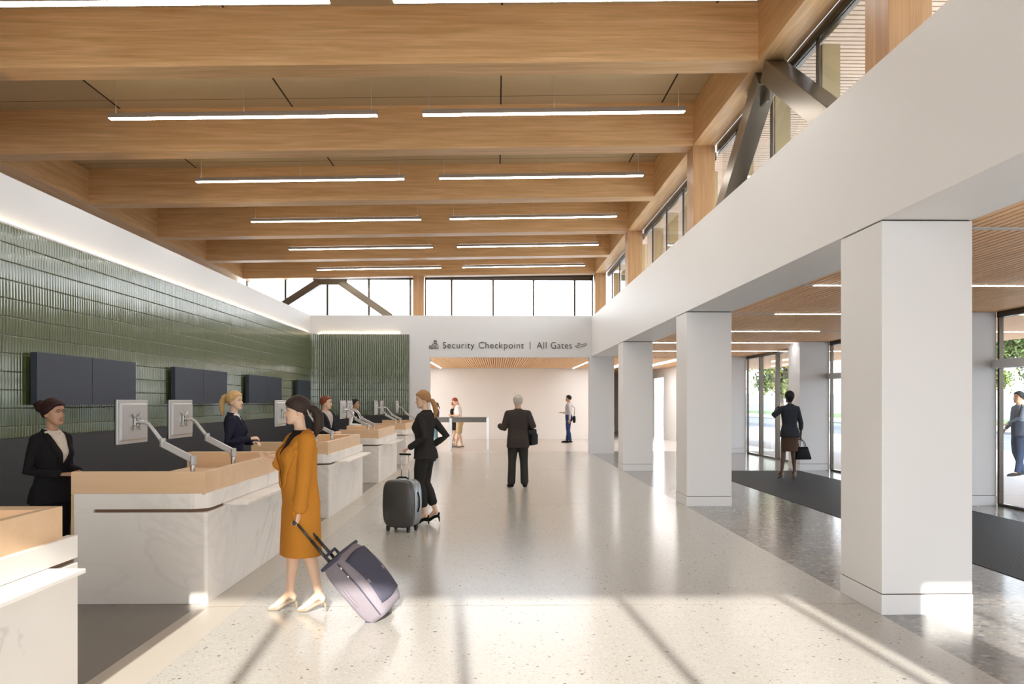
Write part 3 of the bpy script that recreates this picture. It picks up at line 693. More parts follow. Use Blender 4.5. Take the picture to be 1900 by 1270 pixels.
# z, half width, half depth, centre y
MALE = [(.78, .150, .105, -.01), (.86, .170, .120, -.015), (.93, .172, .122, -.012), (1.02, .160, .112, .0), (1.10, .158, .108, .005), (1.20, .168, .115, .005), (1.30, .178, .120, .0), (1.38, .176, .112, -.01), (1.435, .150, .088, -.018), (1.47, .095, .066, -.018), (1.50, .066, .060, -.01)]
FEM = [(.78, .150, .110, -.015), (.86, .172, .125, -.02), (.93, .168, .118, -.012), (1.02, .138, .098, .0), (1.08, .128, .092, .005), (1.18, .138, .098, .008), (1.28, .150, .105, .004), (1.37, .152, .098, -.010), (1.43, .132, .076, -.018), (1.465, .080, .056, -.018), (1.50, .052, .050, -.008)]
HEADW = [(0, .020), (.05, .044), (.13, .054), (.28, .063), (.45, .071), (.6, .076), (.75, .073), (.86, .058), (.94, .037), (.985, .016), (1, .004)]
HEADF = [(0, .078), (.05, .089), (.12, .091), (.20, .089), (.30, .090), (.42, .089), (.49, .085), (.56, .090), (.66, .091), (.76, .084), (.86, .063), (.94, .032), (.985, .008), (1, -.006)]
HEADB = [(0, .040), (.06, .012), (.15, -.018), (.25, -.052), (.36, -.080), (.5, -.100), (.62, -.106), (.75, -.100), (.86, -.080), (.94, -.052), (.985, -.030), (1, -.016)]
HH = .235
def head_surf(t, th, off=0):
    wd = lerp_tab(HEADW, t)[0]+off; f = lerp_tab(HEADF, t)[0]+off; b = lerp_tab(HEADB, t)[0]-off
    cy = (f+b)/2; hb = (f-b)/2; c, s_ = math.cos(th), math.sin(th)
    e = 2/2.25
    x = wd*math.copysign(abs(c)**e, c); y = cy+hb*math.copysign(abs(s_)**e, s_)
    return x, y
def head_bump(x, y, t):
    if y < .02: return 0
    g = math.exp(-(x/.0125)**2)
    n = 0
    if .26 < t < .56: n = .026*(sstep((.56-t)/.20) if t > .36 else sstep((t-.27)/.06))
    v = n*g*(1 if t > .34 else 1)
    v += .007*math.exp(-(x/.022)**2)*(math.exp(-((t-.185)/.016)**2)+math.exp(-((t-.222)/.014)**2))
    v -= .007*math.exp(-(abs(x)-.031)**2/.013**2)*math.exp(-((t-.50)/.04)**2)
    v += .003*math.exp(-(abs(x)-.028)**2/.018**2)*math.exp(-((t-.575)/.025)**2)
    v += .005*math.exp(-(x/.02)**2)*math.exp(-((t-.06)/.05)**2)
    return v
def head_mesh(off=None, nt_=44, na=40):
    b = MB(); vs = []; ts = [0.0]+[i/nt_ for i in range(1, nt_)]+[1.0]
    for t in ts:
        for j in range(na):
            th = 2*PI*j/na; x, y = head_surf(t, th)
            if off is None: y += head_bump(x, y, t); dx = dy = dz = 0
            else:
                o_ = off(x, y, t); cy = (lerp_tab(HEADF, t)[0]+lerp_tab(HEADB, t)[0])/2
                d = Vector((x, y-cy, (t-.55)*.22)); d = d.normalized() if d.length > 1e-6 else Vector((0, 0, 1)); dx, dy, dz = d*o_
                vs.append((x+dx, y+dy, t*HH+dz)); continue
            vs.append((x, y, t*HH))
    n = len(ts); fs = [(i*na+j, i*na+(j+1) % na, (i+1)*na+(j+1) % na, (i+1)*na+j) for i in range(n-1) for j in range(na)]
    fs += [tuple(range(na))[::-1], tuple(range((n-1)*na, n*na))]
    return b.add(vs, fs)
def hair_off(style, thick):
    fr = style.get('fringe', 0)
    def f(x, y, t):
        sd__ = 1 if x*style.get('part', 1) > -.02 else .35
        if t >= .88: ym = .2
        elif t >= .70: ym = .047+((t-.70)/.18)**2*.15+fr*.30*sd__
        elif t >= .42: ym = .002+(t-.42)*.16+fr*.30*sd__*sstep((t-.46)/.2)
        elif t >= style.get('nape', .14): ym = -.040-(.42-t)*.09
        else: return -.012
        lo = sstep((t-style.get('nape', .14))/.06)
        k = sstep((ym-y)/.028+.35)*(lo if t < .42 else 1)
        return -.012+(thick+.012)*k
    return f
def hand(b, wr, F, N, T, curl=.5, k=1.0, thumb=.5, spread=.0):
    """wr wrist, F finger direction, N palm normal, T thumb side; five separate bent fingers"""
    F = Vector(F).normalized(); N = Vector(N); N = (N-F*N.dot(F)).normalized(); S_ = F.cross(N).normalized()
    if S_.dot(Vector(T)) < 0: S_ = -S_
    wr = Vector(wr)
    b.tube([wr, wr+F*.03*k, wr+F*.07*k, wr+F*.088*k], [.026*k, .034*k, .039*k, .034*k], 12, (N, .42))
    for i, (o_, L) in enumerate(((.030, .070), (.010, .078), (-.011, .073), (-.030, .058))):
        p = wr+F*(.084-abs(o_)*.15)*k+S_*o_*k; d = F+S_*o_*spread*6; pts = [p]; a = curl*.55
        for seg in (.45, .32, .26):
            d = (F*math.cos(a)+N*math.sin(a)).normalized()+S_*o_*spread*4; pts.append(pts[-1]+d.normalized()*L*seg*k); a += curl*.95
        b.tube(pts, [.0092*k, .0086*k, .008*k, .0068*k], 8)
    p = wr+F*.026*k+S_*.026*k+N*.006*k; d1 = (F*.75+S_*.65+N*.25).normalized(); d2 = (F*.95+S_*.25+N*(.2+thumb*.6)).normalized()
    b.tube([p, p+d1*.034*k, p+d1*.034*k+d2*.030*k, p+d1*.034*k+d2*.052*k], [.014*k, .0105*k, .0095*k, .0075*k], 8)

SKIN = {'fair': mat('skin_fair', (.62, .40, .28), .5), 'light': mat('skin_light', (.70, .47, .33), .5), 'tan': mat('skin_tan', (.40, .22, .13), .5), 'dark': mat('skin_dark', (.085, .045, .028), .5)}
for m_ in SKIN.values():
    b_ = m_.node_tree.nodes['Principled BSDF']; b_.inputs['Subsurface Weight'].default_value = .12; b_.inputs['Subsurface Radius'].default_value = (.02, .008, .004); b_.inputs['Subsurface Scale'].default_value = .4
EYE = mat('eye_white', (.75, .72, .68), .2); IRIS = mat('iris_dark', (.03, .018, .012), .15); LIP = {k: mat('lips_'+k, c, .4) for k, c in dict(fair=(.50, .17, .14), light=(.55, .20, .17), tan=(.33, .11, .08), dark=(.07, .03, .025)).items()}
CL = {}
def clo(c, **k):
    key = tuple(c)
    if key not in CL: CL[key] = cloth('fabric_%d' % len(CL), c, **k)
    return CL[key]
UP = (0, 0, 1)
def person(label, H, loc, rz, fem=True, skin='light', arms=None, legs=None, head=(0, 0), hair=None, outfit=None, shoes=None, vox=.008, shear=0, face=True, group=None, heel=0, roll=0):
    """local axes: x to the person's right, y forward, z up"""
    sc = H/(1.758+heel); TB = FEM if fem else MALE; nn = 2.35
    arms = arms or {}; legs = legs or {}; O = outfit or {}
    def bend(p):
        p = Vector(p)
        if p.z > .95+heel: p.y += shear*(p.z-.95-heel)
        return p
    def fin(mb):
        mb.v = [tuple(bend(p)*sc) for p in mb.v]; return mb
    up = Vector((0, 0, heel))
    def ring(z): a, b_, cy = lerp_tab(TB, z-heel); return a, b_, cy
    def torso(b, z0, z1, off, nz=34, na=36, flare=None, boxy=None):
        vs = []
        for i in range(nz+1):
            z = z0+(z1-z0)*i/nz; a, b_, cy = ring(z)
            if boxy and z < 1.33+heel: a = max(a, boxy[0]); b_ = max(b_, boxy[1])
            if flare and z < flare[0]: k = (flare[0]-z); a = max(lerp_tab(TB, flare[0]-heel)[0], (boxy or (0, 0))[0])+k*flare[1]; b_ = max(lerp_tab(TB, flare[0]-heel)[1], (boxy or (0, 0))[1])+k*flare[2]
            for j in range(na):
                th = 2*PI*j/na; c, s_ = math.cos(th), math.sin(th); o_ = off(th, a*c, z) if callable(off) else off
                x = (a+o_)*math.copysign(abs(c)**(2/nn), c); y = cy+(b_+o_)*math.copysign(abs(s_)**(2/nn), s_)
                if fem and s_ > 0 and not (callable(off) and o_ < 0): y += .034*math.exp(-((z-heel-1.265)/.065)**2)*math.exp(-((abs(x)-.068)/.055)**2)
                vs.append((x, y, z))
        n = nz+1
        b.add(vs, [(i*na+j, i*na+(j+1) % na, (i+1)*na+(j+1) % na, (i+1)*na+j) for i in range(nz) for j in range(na)]+[tuple(range(na))[::-1], tuple(range((n-1)*na, n*na))])
    def front_y(x, z, o_):
        a, b_, cy = ring(z); bx_ = O.get('jacket', {}).get('box') if O else None
        if bx_ and z < 1.33+heel: a = max(a, bx_[0]); b_ = max(b_, bx_[1])
        q = min(.999, abs(x/(a+o_))); y = cy+(b_+o_)*(1-q**nn)**(1/nn)
        if fem: y += .034*math.exp(-((z-heel-1.265)/.065)**2)*math.exp(-((abs(x)-.068)/.055)**2)
        return y
    sw = .150 if fem else .178; ar = .86 if fem else 1.0
    J = {}
    for sd_, sx_ in (('R', 1), ('L', -1)):
        a = arms.get(sd_, {}); sh = Vector((sx_*sw, -.015, 1.405))+up
        el = Vector(a.get('el', (sx_*(sw+.07), -.03, 1.12)))+up; wr = Vector(a.get('wr', (sx_*(sw+.08), .04, .87)))+up
        J[sd_] = (sh, el, wr)
    # ---- body, one continuous skin surface
    b = MB(); torso(b, .80+heel, 1.49+heel, -.004 if not fem else -.004)
    b.tube([(0, -.016, 1.42+heel), (0, -.008, 1.50+heel), (0, .006, 1.60+heel)], [.056 if fem else .066, .047 if fem else .058, .048 if fem else .060], 16)
    for sd_, sx_ in (('R', 1), ('L', -1)):
        sh, el, wr = J[sd_]; a = arms.get(sd_, {}); m1 = sh.lerp(el, .5); m2 = el.lerp(wr, .3)
        b.tube([sh, m1, el, m2, wr], [.047*ar, .042*ar, .036*ar, .037*ar, .0235*ar], 14)
        F = Vector(a.get('F', (wr-el))); N = Vector(a.get('N', (-sx_, 0, 0))); T = Vector(a.get('T', (0, 1, 0)))
        hand(b, wr, F, N, T, a.get('curl', .45), (.93 if fem else 1.05), a.get('thumb', .5), a.get('spread', 0))
        l = legs.get(sd_, {}); hip = Vector((sx_*.088, -.01, .885))+up; kn = Vector(l.get('kn', (sx_*.085, .02, .49)))+up; an = Vector(l.get('an', (sx_*.085, -.01, .085)))+up
        c1 = hip.lerp(kn, .5)+Vector((0, .012, 0)); c2 = kn.lerp(an, .30)+Vector((0, -.016, 0)); c3 = kn.lerp(an, .7)+Vector((0, -.004, 0)); lr = .95 if fem else 1.0
        b.tube([hip, c1, kn, c2, c3, an], [.088*lr, .078*lr, .056*lr, .056*lr, .040*lr, .034*lr], 16)
        ya = l.get('toe', sx_*-.12); d = Vector((-math.sin(ya), math.cos(ya), 0)); g = Vector((an.x, an.y, an.z-.085-heel))
        b.tube([an, g+d*.045+Vector((0, 0, .060+heel*.72)), g+d*.115+Vector((0, 0, .034+heel*.12)), g+d*.165+Vector((0, 0, .022))], [.034, .030, .028, .018], 12)
        b.tube([an, g-d*.035+Vector((0, 0, .04+heel*.97))], [.032, .027], 10)
    yw, pt = head; Hm = Matrix.Translation((0, .004, (1.518 if fem else 1.505)+heel)) @ Matrix.Rotation(yw, 4, 'Z') @ Matrix.Rotation(pt, 4, 'X') @ Matrix.Rotation(roll, 4, 'Y') @ Matrix.Translation((0, .004, .008))
    hs = .97 if fem else 1.0; Hm = Hm @ Matrix.Diagonal((hs, hs, 1, 1))
    hm = head_mesh()
    for sx_ in (-1, 1):
        hm.ell((sx_*.073, -.012, HH*.42), (.010, .019, .031), 12, 8, Matrix.Rotation(sx_*.35, 3, 'Z') @ Matrix.Rotation(-.15, 3, 'X'))
    hm.xf(Hm); b.add(hm.v, hm.f); fin(b)
    root = link('person', fuse(b, vox*.72 if face else vox, 2), SKIN[skin]); root.location = loc; root.rotation_euler = (0, 0, rz)
    tag(root, label, 'person', group)
    # ---- face
    if face:
        def fp(x, t, o_=0):
            f = lerp_tab(HEADF, t)[0]; bb = lerp_tab(HEADB, t)[0]; w_ = lerp_tab(HEADW, t)[0]; cy = (f+bb)/2; hb = (f-bb)/2
            y = cy+hb*(1-min(.99, abs(x/w_))**2.25)**(1/2.25); return Vector((x, y+head_bump(x, y, t)+o_, t*HH))
        for sx_ in (-1, 1):
            e = MB().ell(fp(sx_*.031, .50, -.0065), (.0140, .0110, .0062), 14, 9).xf(Hm); fin(e).build('eye', EYE, root, 0, True)
            e = MB().ell(fp(sx_*.031, .498, .0015), (.0056, .0042, .0056), 10, 7).xf(Hm); fin(e).build('iris', IRIS, root, 0, True)
            e = MB().tube([fp(sx_*.016, .512, .002), fp(sx_*.024, .530, .0045), fp(sx_*.036, .531, .004), fp(sx_*.046, .512, .003)], .0021, 6).xf(Hm); fin(e).build('eyelid', hair['mat'] if not isinstance(hair, type(None)) and hair.get('dark') else IRIS, root, 0, True)
            e = MB().tube([fp(sx_*.012, .585, .002), fp(sx_*.028, .612, .0025), fp(sx_*.048, .592, .002)], [.0028, .0034, .002], 6).xf(Hm); fin(e).build('eyebrow', hair['brow'] if hair and 'brow' in hair else hair['mat'], root, 0, True)
        for t_, r_ in ((.187, .0040), (.219, .0032)):
            e = MB().tube([fp(-.023, .205, .001), fp(-.010, t_, .001), fp(0, t_+.002, .0012), fp(.010, t_, .001), fp(.023, .205, .001)], [.002, r_, r_, r_, .002], 8).xf(Hm); fin(e).build('lip', LIP[skin], root, 0, True)
    # ---- hair
    if hair:
        hb = head_mesh(hair_off(hair, hair.get('thick', .014)), 50, 44)
        for kind_, *pr in hair.get('extra', []):
            if kind_ == 'ell': hb.ell(pr[0], pr[1], 16, 10)
            else: hb.tube(pr[0], pr[1], 14, pr[2] if len(pr) > 2 else None)
        hb.xf(Hm); fin(hb)
        link('hair', fuse(hb, .006 if face else .008, 2), hair['mat'], root)
        for nm, q, m_ in hair.get('deco', []):
            e = MB().tube(q, .006, 6).xf(Hm); fin(e).build(nm, m_, root, 0, True)
    # ---- clothes
    def sleeve(b, sd_, rr, end=1.0, cuff=1.0):
        sh, el, wr = J[sd_]; e = el.lerp(wr, end) if end > 0 else sh.lerp(el, 1+end)
        if end > 0: b.tube([sh, sh.lerp(el, .5), el, el.lerp(e, .5), e], [.057*ar+rr, .050*ar+rr, .043*ar+rr, .041*ar+rr*.9, (.030*ar+rr)*cuff], 16)
        else: b.tube([sh, sh.lerp(el, .5), e], [.057*ar+rr, .050*ar+rr, .049*ar+rr], 16)
    if 'skirt' in O:
        q = O['skirt']; b = MB(); zt = 1.03; zh = q['hem']; vs = []; na = 36; nz = 22
        for i in range(nz+1):
            z = zh+(zt-zh)*i/nz; a, b_, cy = lerp_tab(TB, max(z, .84)); k = sstep((.84-z)/.35) if z < .84 else 0
            a += .012-k*q.get('taper', .02); b_ += .012-k*.012; yo = q.get('sway', 0)*k
            for j in range(na):
                th = 2*PI*j/na; c, s_ = math.cos(th), math.sin(th); vs.append((a*math.copysign(abs(c)**.85, c), cy+yo+b_*math.copysign(abs(s_)**.85, s_), z+heel))
        b.add(vs, [(i*na+j, i*na+(j+1) % na, (i+1)*na+(j+1) % na, (i+1)*na+j) for i in range(nz) for j in range(na)]+[tuple(range(na))[::-1], tuple(range(nz*na, (nz+1)*na))])
        link('skirt', fuse(fin(b), vox, 2), q['mat'], root)
    if 'trousers' in O:
        q = O['trousers']; b = MB(); torso(b, .79+heel, 1.04+heel, .012, 14)
        rr = q.get('r', 1.0); en = q.get('end', .96)
        for sd_, sx_ in (('R', 1), ('L', -1)):
            l = legs.get(sd_, {}); hip = Vector((sx_*.088, -.01, .885))+up; kn = Vector(l.get('kn', (sx_*.085, .02, .49)))+up; an = Vector(l.get('an', (sx_*.085, -.01, .085)))+up
            if en <= 0: e = hip.lerp(kn, 1+en); b.tube([hip, hip.lerp(kn, .5), e], [.100*rr, .096*rr, .092*rr], 18)
            else: e = kn.lerp(an, en); b.tube([hip, hip.lerp(kn, .5)+Vector((0, .01, 0)), kn, kn.lerp(e, .45)+Vector((0, -.012, 0)), e], [.099*rr, .088*rr, .069*rr, .068*rr, .058*rr*q.get('hem', 1)], 18)
        link('trousers' if en > 0 else 'shorts', fuse(fin(b), vox, 3), q['mat'], root)
    if 'shirt' in O:
        q = O['shirt']; b = MB(); torso(b, (.88 if q.get('out') else .98)+heel, 1.475+heel, .009, 30)
        if q.get('sleeves'):
            for sd_ in 'RL': sleeve(b, sd_, .004, q['sleeves'])
        if q.get('collar', True):
            pts = [(.062*math.sin(a), -.012-.058*math.cos(a)*(1 if math.cos(a) > 0 else 1.15), 1.488+heel-.028*sstep((-math.cos(a)+.2)/1.2)) for a in [i*2*PI/16 for i in range(17)]]
            b.tube(pts, .011, 8)
        link('shirt', fuse(fin(b), vox, 3), q['mat'], root)
    if 'vest' in O:
        q = O['vest']; b = MB(); zv = q.get('v', 1.2)+heel
        torso(b, .93+heel, 1.45+heel, lambda th, x, z: .019-.033*sstep(((z-zv)*.45-abs(x))/.012) if (math.sin(th) > 0 and z > zv) else .019, 40, 64)
        link('waistcoat', fuse(fin(b), vox, 2), q['mat'], root)
    if 'jacket' in O:
        q = O['jacket']; b = MB(); zv = q.get('v', 1.17)+heel; kx = q.get('kx', .36); of = q.get('off', .020); he = q.get('hem', .84)+heel; lh = q.get('fl')
        torso(b, he, 1.472+heel, lambda th, x, z: of-(of+.006)*sstep(((z-zv)*kx-abs(x))/.010) if (math.sin(th) > 0 and z > zv) else of, 60, 72, flare=(q.get('fz', .93)+heel, q.get('fw', .12), q.get('fd', .12)), boxy=q.get('box'))
        for sd_, sx_ in (('R', 1), ('L', -1)):
            sleeve(b, sd_, q.get('sr', .010), q.get('send', .94), q.get('cuff', 1.12))
            sh = J[sd_][0]; b.tube([sh+Vector((-sx_*.09, -.005, .035)), sh+Vector((-sx_*.02, 0, .012))], [.040*ar, .055*ar], 14)
        pts = [(.070*math.sin(a), -.016-.064*math.cos(a), 1.475+heel+q.get('cz', 0)+.010*math.cos(a)) for a in [(-.62+1.24*i/12)*PI for i in range(13)]]
        b.tube(pts, q.get('collar', .015), 8, (UP, 1.25) if q.get('collar') else None)
        name_ = q.get('name', 'jacket')
        jk = link(name_, fuse(fin(b), vox*.9, 2), q['mat'], root)
        # lapels
        for sx_ in (-1, 1):
            V = []; n = 14
            for i in range(n+1):
                f = i/n; z = 1.455+heel+(zv-1.455-heel)*f; xi = max(.0, (z-zv)*kx)-.002; wl = q.get('lap', .05)*(.55+.75*math.sin(min(1, f*1.25+.1)*PI*.75))*(1 if f < .9 else (1-f)/.1+.15)
                if .22 < f < .34: wl *= .72
                xo_ = xi+wl; V += [(sx_*xi, front_y(xi, z, of)+.004, z), (sx_*xo_, front_y(xo_, z, of)+.006, z-.006)]
            b = MB().add(V, [(2*i, 2*i+1, 2*i+3, 2*i+2) for i in range(n)]); fin(b)
            o = link('lapel', bpy.data.meshes.new('lapel'), q.get('lapmat', q['mat']), jk, 0, False); o.data.from_pydata(b.v, [], b.f); o.data.update()
            for p in o.data.polygons: p.use_smooth = True
            md = o.modifiers.new('s', 'SOLIDIFY'); md.thickness = .007; md.offset = 0
        for (x, z) in q.get('buttons', []):
            e = MB().ell((x, front_y(x, z+heel, of)+.002, z+heel), (.010, .005, .010), 10, 6); fin(e).build('button', q.get('bmat', IRIS), jk, 0, True)
        for nm, pp, w2, h2 in q.get('patches', []):   # pocket welts, cuff straps: points on the surface
            e = MB().bar(pp[0], pp[1], w2, h2, (0, 0, 1)); e.v = [tuple(Vector(p)+up) for p in e.v]; fin(e).build(nm, q['mat'], jk, .003)
    if 'scarf' in O: pass
    # ---- shoes
    if shoes:
        for sd_, sx_ in (('R', 1), ('L', -1)):
            l = legs.get(sd_, {}); an = Vector(l.get('an', (sx_*.085, -.01, .085)))+up; ya = l.get('toe', sx_*-.12); d = Vector((-math.sin(ya), math.cos(ya), 0)); sdv = Vector((d.y, -d.x, 0))
            g = Vector((an.x, an.y, an.z-.085-heel)); Z = Vector((0, 0, 1)); b = MB()
            if shoes['type'] == 'pump':
                b.tube([g-d*.050+Z*(.052+heel), g-d*.040+Z*(.022+heel), g+d*.03+Z*(.020+heel*.62), g+d*.10+Z*(.022+heel*.06), g+d*.150+Z*.018, g+d*.195+Z*.010], [.020, .029, .027, .035, .025, .007], 12, (Z, .8))
                b.tube([g-d*.052+Z*(heel), g-d*.060+Z*.006], [.016, .0065], 8)
            else:
                b.tube([g-d*.055+Z*.045, g+d*.0+Z*.05, g+d*.06+Z*.042, g+d*.13+Z*.032, g+d*.185+Z*.024, g+d*.205+Z*.02], [.036, .043, .042, .043, .034, .020], 14, (Z, .85))
            b.v = [(p[0], p[1], max(p[2], g.z+.001)) for p in b.v]
            link('shoe', fuse(fin(b), .005 if face else .007, 1), shoes['mat'], root)
    return root, sc

HAIRM = dict(brown=hairmat('hair_dark_brown', (.035, .02, .014)), auburn=hairmat('hair_auburn_black', (.022, .006, .006)), blonde=hairmat('hair_blonde', (.55, .36, .15)), dblonde=hairmat('hair_dark_blonde', (.36, .19, .08)),
             red=hairmat('hair_red_brown', (.16, .045, .018)), black=hairmat('hair_black', (.008, .007, .007)), grey=hairmat('hair_grey', (.50, .47, .42)), ginger=hairmat('hair_ginger', (.30, .07, .03)))
BLK = clo((.012, .011, .012)); NAVY = clo((.022, .022, .038)); CHAR = clo((.030, .028, .026)); CREAM = clo((.62, .55, .46)); WSH = clo((.75, .73, .70)); CAMEL = clo((.52, .21, .03), scale=420)
BLKL = mat('black_leather', (.007, .007, .007), .6, spec=.12); NUDE = mat('nude_leather', (.24, .195, .145), .4)
UP = (0, 0, 1)
fold = dict(el=(.215, -.05, 1.12), wr=(.10, .20, 1.09), F=(-.6, .8, 0), N=(-.3, 0, -1), T=(-1, .3, .3), curl=.6)
foldL = dict(el=(-.215, -.05, 1.12), wr=(-.08, .22, 1.10), F=(.6, .75, 0), N=(.3, 0, -1), T=(1, .3, .3), curl=.6)
# agents behind the counters
person('airport agent with a dark bun and black suit behind the second counter', 1.69, (-3.80, 6.62, 0), math.radians(-108), True, 'tan', dict(R=fold, L=foldL), None, (math.radians(2), -.02),
       dict(mat=HAIRM['auburn'], brow=HAIRM['brown'], thick=.021, fringe=.07, extra=[('ell', (0, -.145, .165), (.056, .052, .058)), ('ell', (.01, -.185, .185), (.034, .032, .034)), ('ell', (0, -.15, .205), (.036, .03, .025))]),
       dict(jacket=dict(mat=BLK, v=1.15, hem=.82, kx=.30), shirt=dict(mat=CREAM), skirt=dict(mat=BLK, hem=.50)), dict(type='pump', mat=BLKL), .0075, heel=.05)
person('airport agent with a blonde ponytail and navy blazer behind the second counter', 1.80, (-3.34, 9.80, 0), math.radians(-78), True, 'light', dict(R=dict(el=(.23, -.06, 1.12), wr=(.13, .20, 1.16), F=(-.3, 1, .1), N=(-.5, 0, -1), T=(-.5, 0, 1), curl=.7), L=foldL), None, (math.radians(-22), .0),
       dict(mat=HAIRM['blonde'], thick=.017, fringe=.06, extra=[('tube', [(0, -.10, .185), (0, -.155, .165), (0, -.185, .09), (0, -.185, .0), (0, -.165, -.075)], [.024, .034, .040, .034, .012])]),
       dict(jacket=dict(mat=NAVY, v=1.18, hem=.80), shirt=dict(mat=WSH), skirt=dict(mat=NAVY, hem=.5)), dict(type='pump', mat=BLKL), .008, heel=.05)
person('red-haired male agent in a dark suit behind the third counter', 1.78, (-3.17, 14.2, 0), math.radians(-118), False, 'fair', dict(R=fold, L=foldL), None, (math.radians(28), -.05),
       dict(mat=HAIRM['red'], thick=.016, fringe=-.02), dict(jacket=dict(mat=clo((.02, .022, .028)), v=1.12, kx=.34), shirt=dict(mat=clo((.45, .38, .34))), trousers=dict(mat=BLK)), dict(type='flat', mat=BLKL), .009)
person('dark-haired male agent in a white shirt and black vest behind the fourth counter', 1.735, (-3.49, 18.9, 0), math.radians(-100), False, 'tan', dict(R=fold, L=foldL), None, (0, 0),
       dict(mat=HAIRM['black'], thick=.018), dict(vest=dict(mat=BLK), shirt=dict(mat=WSH, sleeves=.9), trousers=dict(mat=BLK)), dict(type='flat', mat=BLKL), .009)
# woman in the camel coat
def wl(rz, sc, heel):
    c, n = math.cos(rz), math.sin(rz)
    return (lambda x, y, z: ((x*c+y*n)/sc, (-x*n+y*c)/sc, z/sc-heel)), (lambda x, y, z: (x*c+y*n, -x*n+y*c, z))
RZ = math.radians(122); PP, DD = wl(RZ, 1.715/(1.758+.07), .07)
cw, cs = person('woman in a camel coat with a dark ponytail pulling a purple trolley bag', 1.715, (-1.575, 6.12, 0), RZ, True, 'light',
       dict(R=dict(el=PP(-.06, .12, 1.08), wr=PP(-.200, .050, 1.205), F=DD(-1, -.25, .30), N=DD(-.2, -.35, .9), T=DD(-.3, .9, .2), curl=.22, spread=.25, thumb=.1),
            L=dict(el=PP(.085, -.195, 1.10), wr=PP(.045, -.185, .81), F=DD(-.15, .12, -1), N=DD(-.9, .3, .2), T=DD(-.7, .7, 0), curl=1.15)),
       dict(R=dict(kn=PP(-.075, .06, .50), an=PP(-.085, .05, .14+.005), toe=-.50), L=dict(kn=PP(.07, -.045, .51), an=PP(.165, -.035, .155), toe=-.54)),
       (math.radians(-20), -.05),
       dict(mat=HAIRM['brown'], thick=.016, fringe=.17, part=-1, nape=.13, extra=[('tube', [(0, -.10, .135), (0, -.135, .125), (0, -.175, .07), (0, -.175, -.03), (0, -.135, -.115)], [.020, .034, .047, .045, .014])],
            deco=[('hair_clip', [(-.060, -.085, .115), (-.050, -.100, .075)], M['silver'])]),
       dict(jacket=dict(name='coat', mat=CAMEL, v=.98, kx=.25, hem=.42, collar=.02, cz=-.022, off=.026, box=(.165, .118), fz=.93, fw=.03, fd=.04, sr=.020, send=.86, cuff=1.32, lap=.075,
                        patches=[('pocket_flap', [(-.168, .105, .90), (-.185, .07, .70)], .012, .045)]),
            shirt=dict(mat=clo((.02, .014, .012)), out=True, collar=False), skirt=dict(mat=clo((.02, .014, .012)), hem=.55)),
       dict(type='pump', mat=NUDE), .0072, heel=.07)
# woman with the hard suitcase
person('woman in a dark grey trouser suit with a low blonde ponytail beside a hard suitcase', 1.82, (-.985, 10.46, 0), math.radians(72), True, 'light',
       dict(L=dict(el=(-.225, -.10, 1.125), wr=(-.20, .14, .985), F=(.05, .9, -.25), N=(.2, -.3, -1), T=(.9, .2, .2), curl=1.1), R=dict(el=(.235, -.225, 1.13), wr=(.185, -.03, 1.0), F=(-.3, .7, -.4), N=(-1, 0, 0), T=(0, 0, 1), curl=.5)),
       dict(L=dict(kn=(-.06, .06, .49), an=(-.05, -.02, .085), toe=.1), R=dict(kn=(.07, .02, .49), an=(.07, -.13, .11), toe=-.1)), (math.radians(18), -.16),
       dict(mat=HAIRM['dblonde'], thick=.016, fringe=.05, nape=.10, extra=[('tube', [(0, -.09, .10), (0, -.13, .075), (0, -.155, .0), (0, -.150, -.085), (0, -.125, -.16)], [.022, .034, .040, .034, .012])]),
       dict(jacket=dict(mat=CHAR, v=1.16, hem=.83, off=.024, sr=.013), shirt=dict(mat=BLK), trousers=dict(mat=CHAR, end=.70, hem=1.15)), dict(type='pump', mat=BLKL), .008, heel=.07)
# older man with briefcase
person('grey-haired man in a dark suit seen from behind with a black briefcase', 1.80, (.405, 14.86, 0), math.radians(2), False, 'fair',
       dict(L=dict(el=(-.275, -.03, 1.115), wr=(-.335, .16, 1.165), F=(-.2, 1, .2), N=(.5, 0, -.6), T=(1, 0, .5), curl=.6), R=dict(el=(.285, -.05, 1.16), wr=(.20, .19, 1.13), F=(-.5, .8, .1), N=(-.5, 0, -1), T=(-1, 0, 0), curl=.9)),
       dict(L=dict(kn=(-.11, .02, .49), an=(-.125, -.01, .085), toe=.25), R=dict(kn=(.115, .02, .49), an=(.125, -.01, .085), toe=-.2)), (math.radians(6), -.02),
       dict(mat=HAIRM['grey'], thick=.016, nape=.06), dict(jacket=dict(mat=clo((.052, .042, .038)), hem=.76, v=1.12, off=.034, fw=.06, fd=.05, sr=.019), shirt=dict(mat=WSH), trousers=dict(mat=clo((.040, .038, .034)), r=1.10, hem=1.2)), dict(type='flat', mat=BLKL), .0085, face=False)
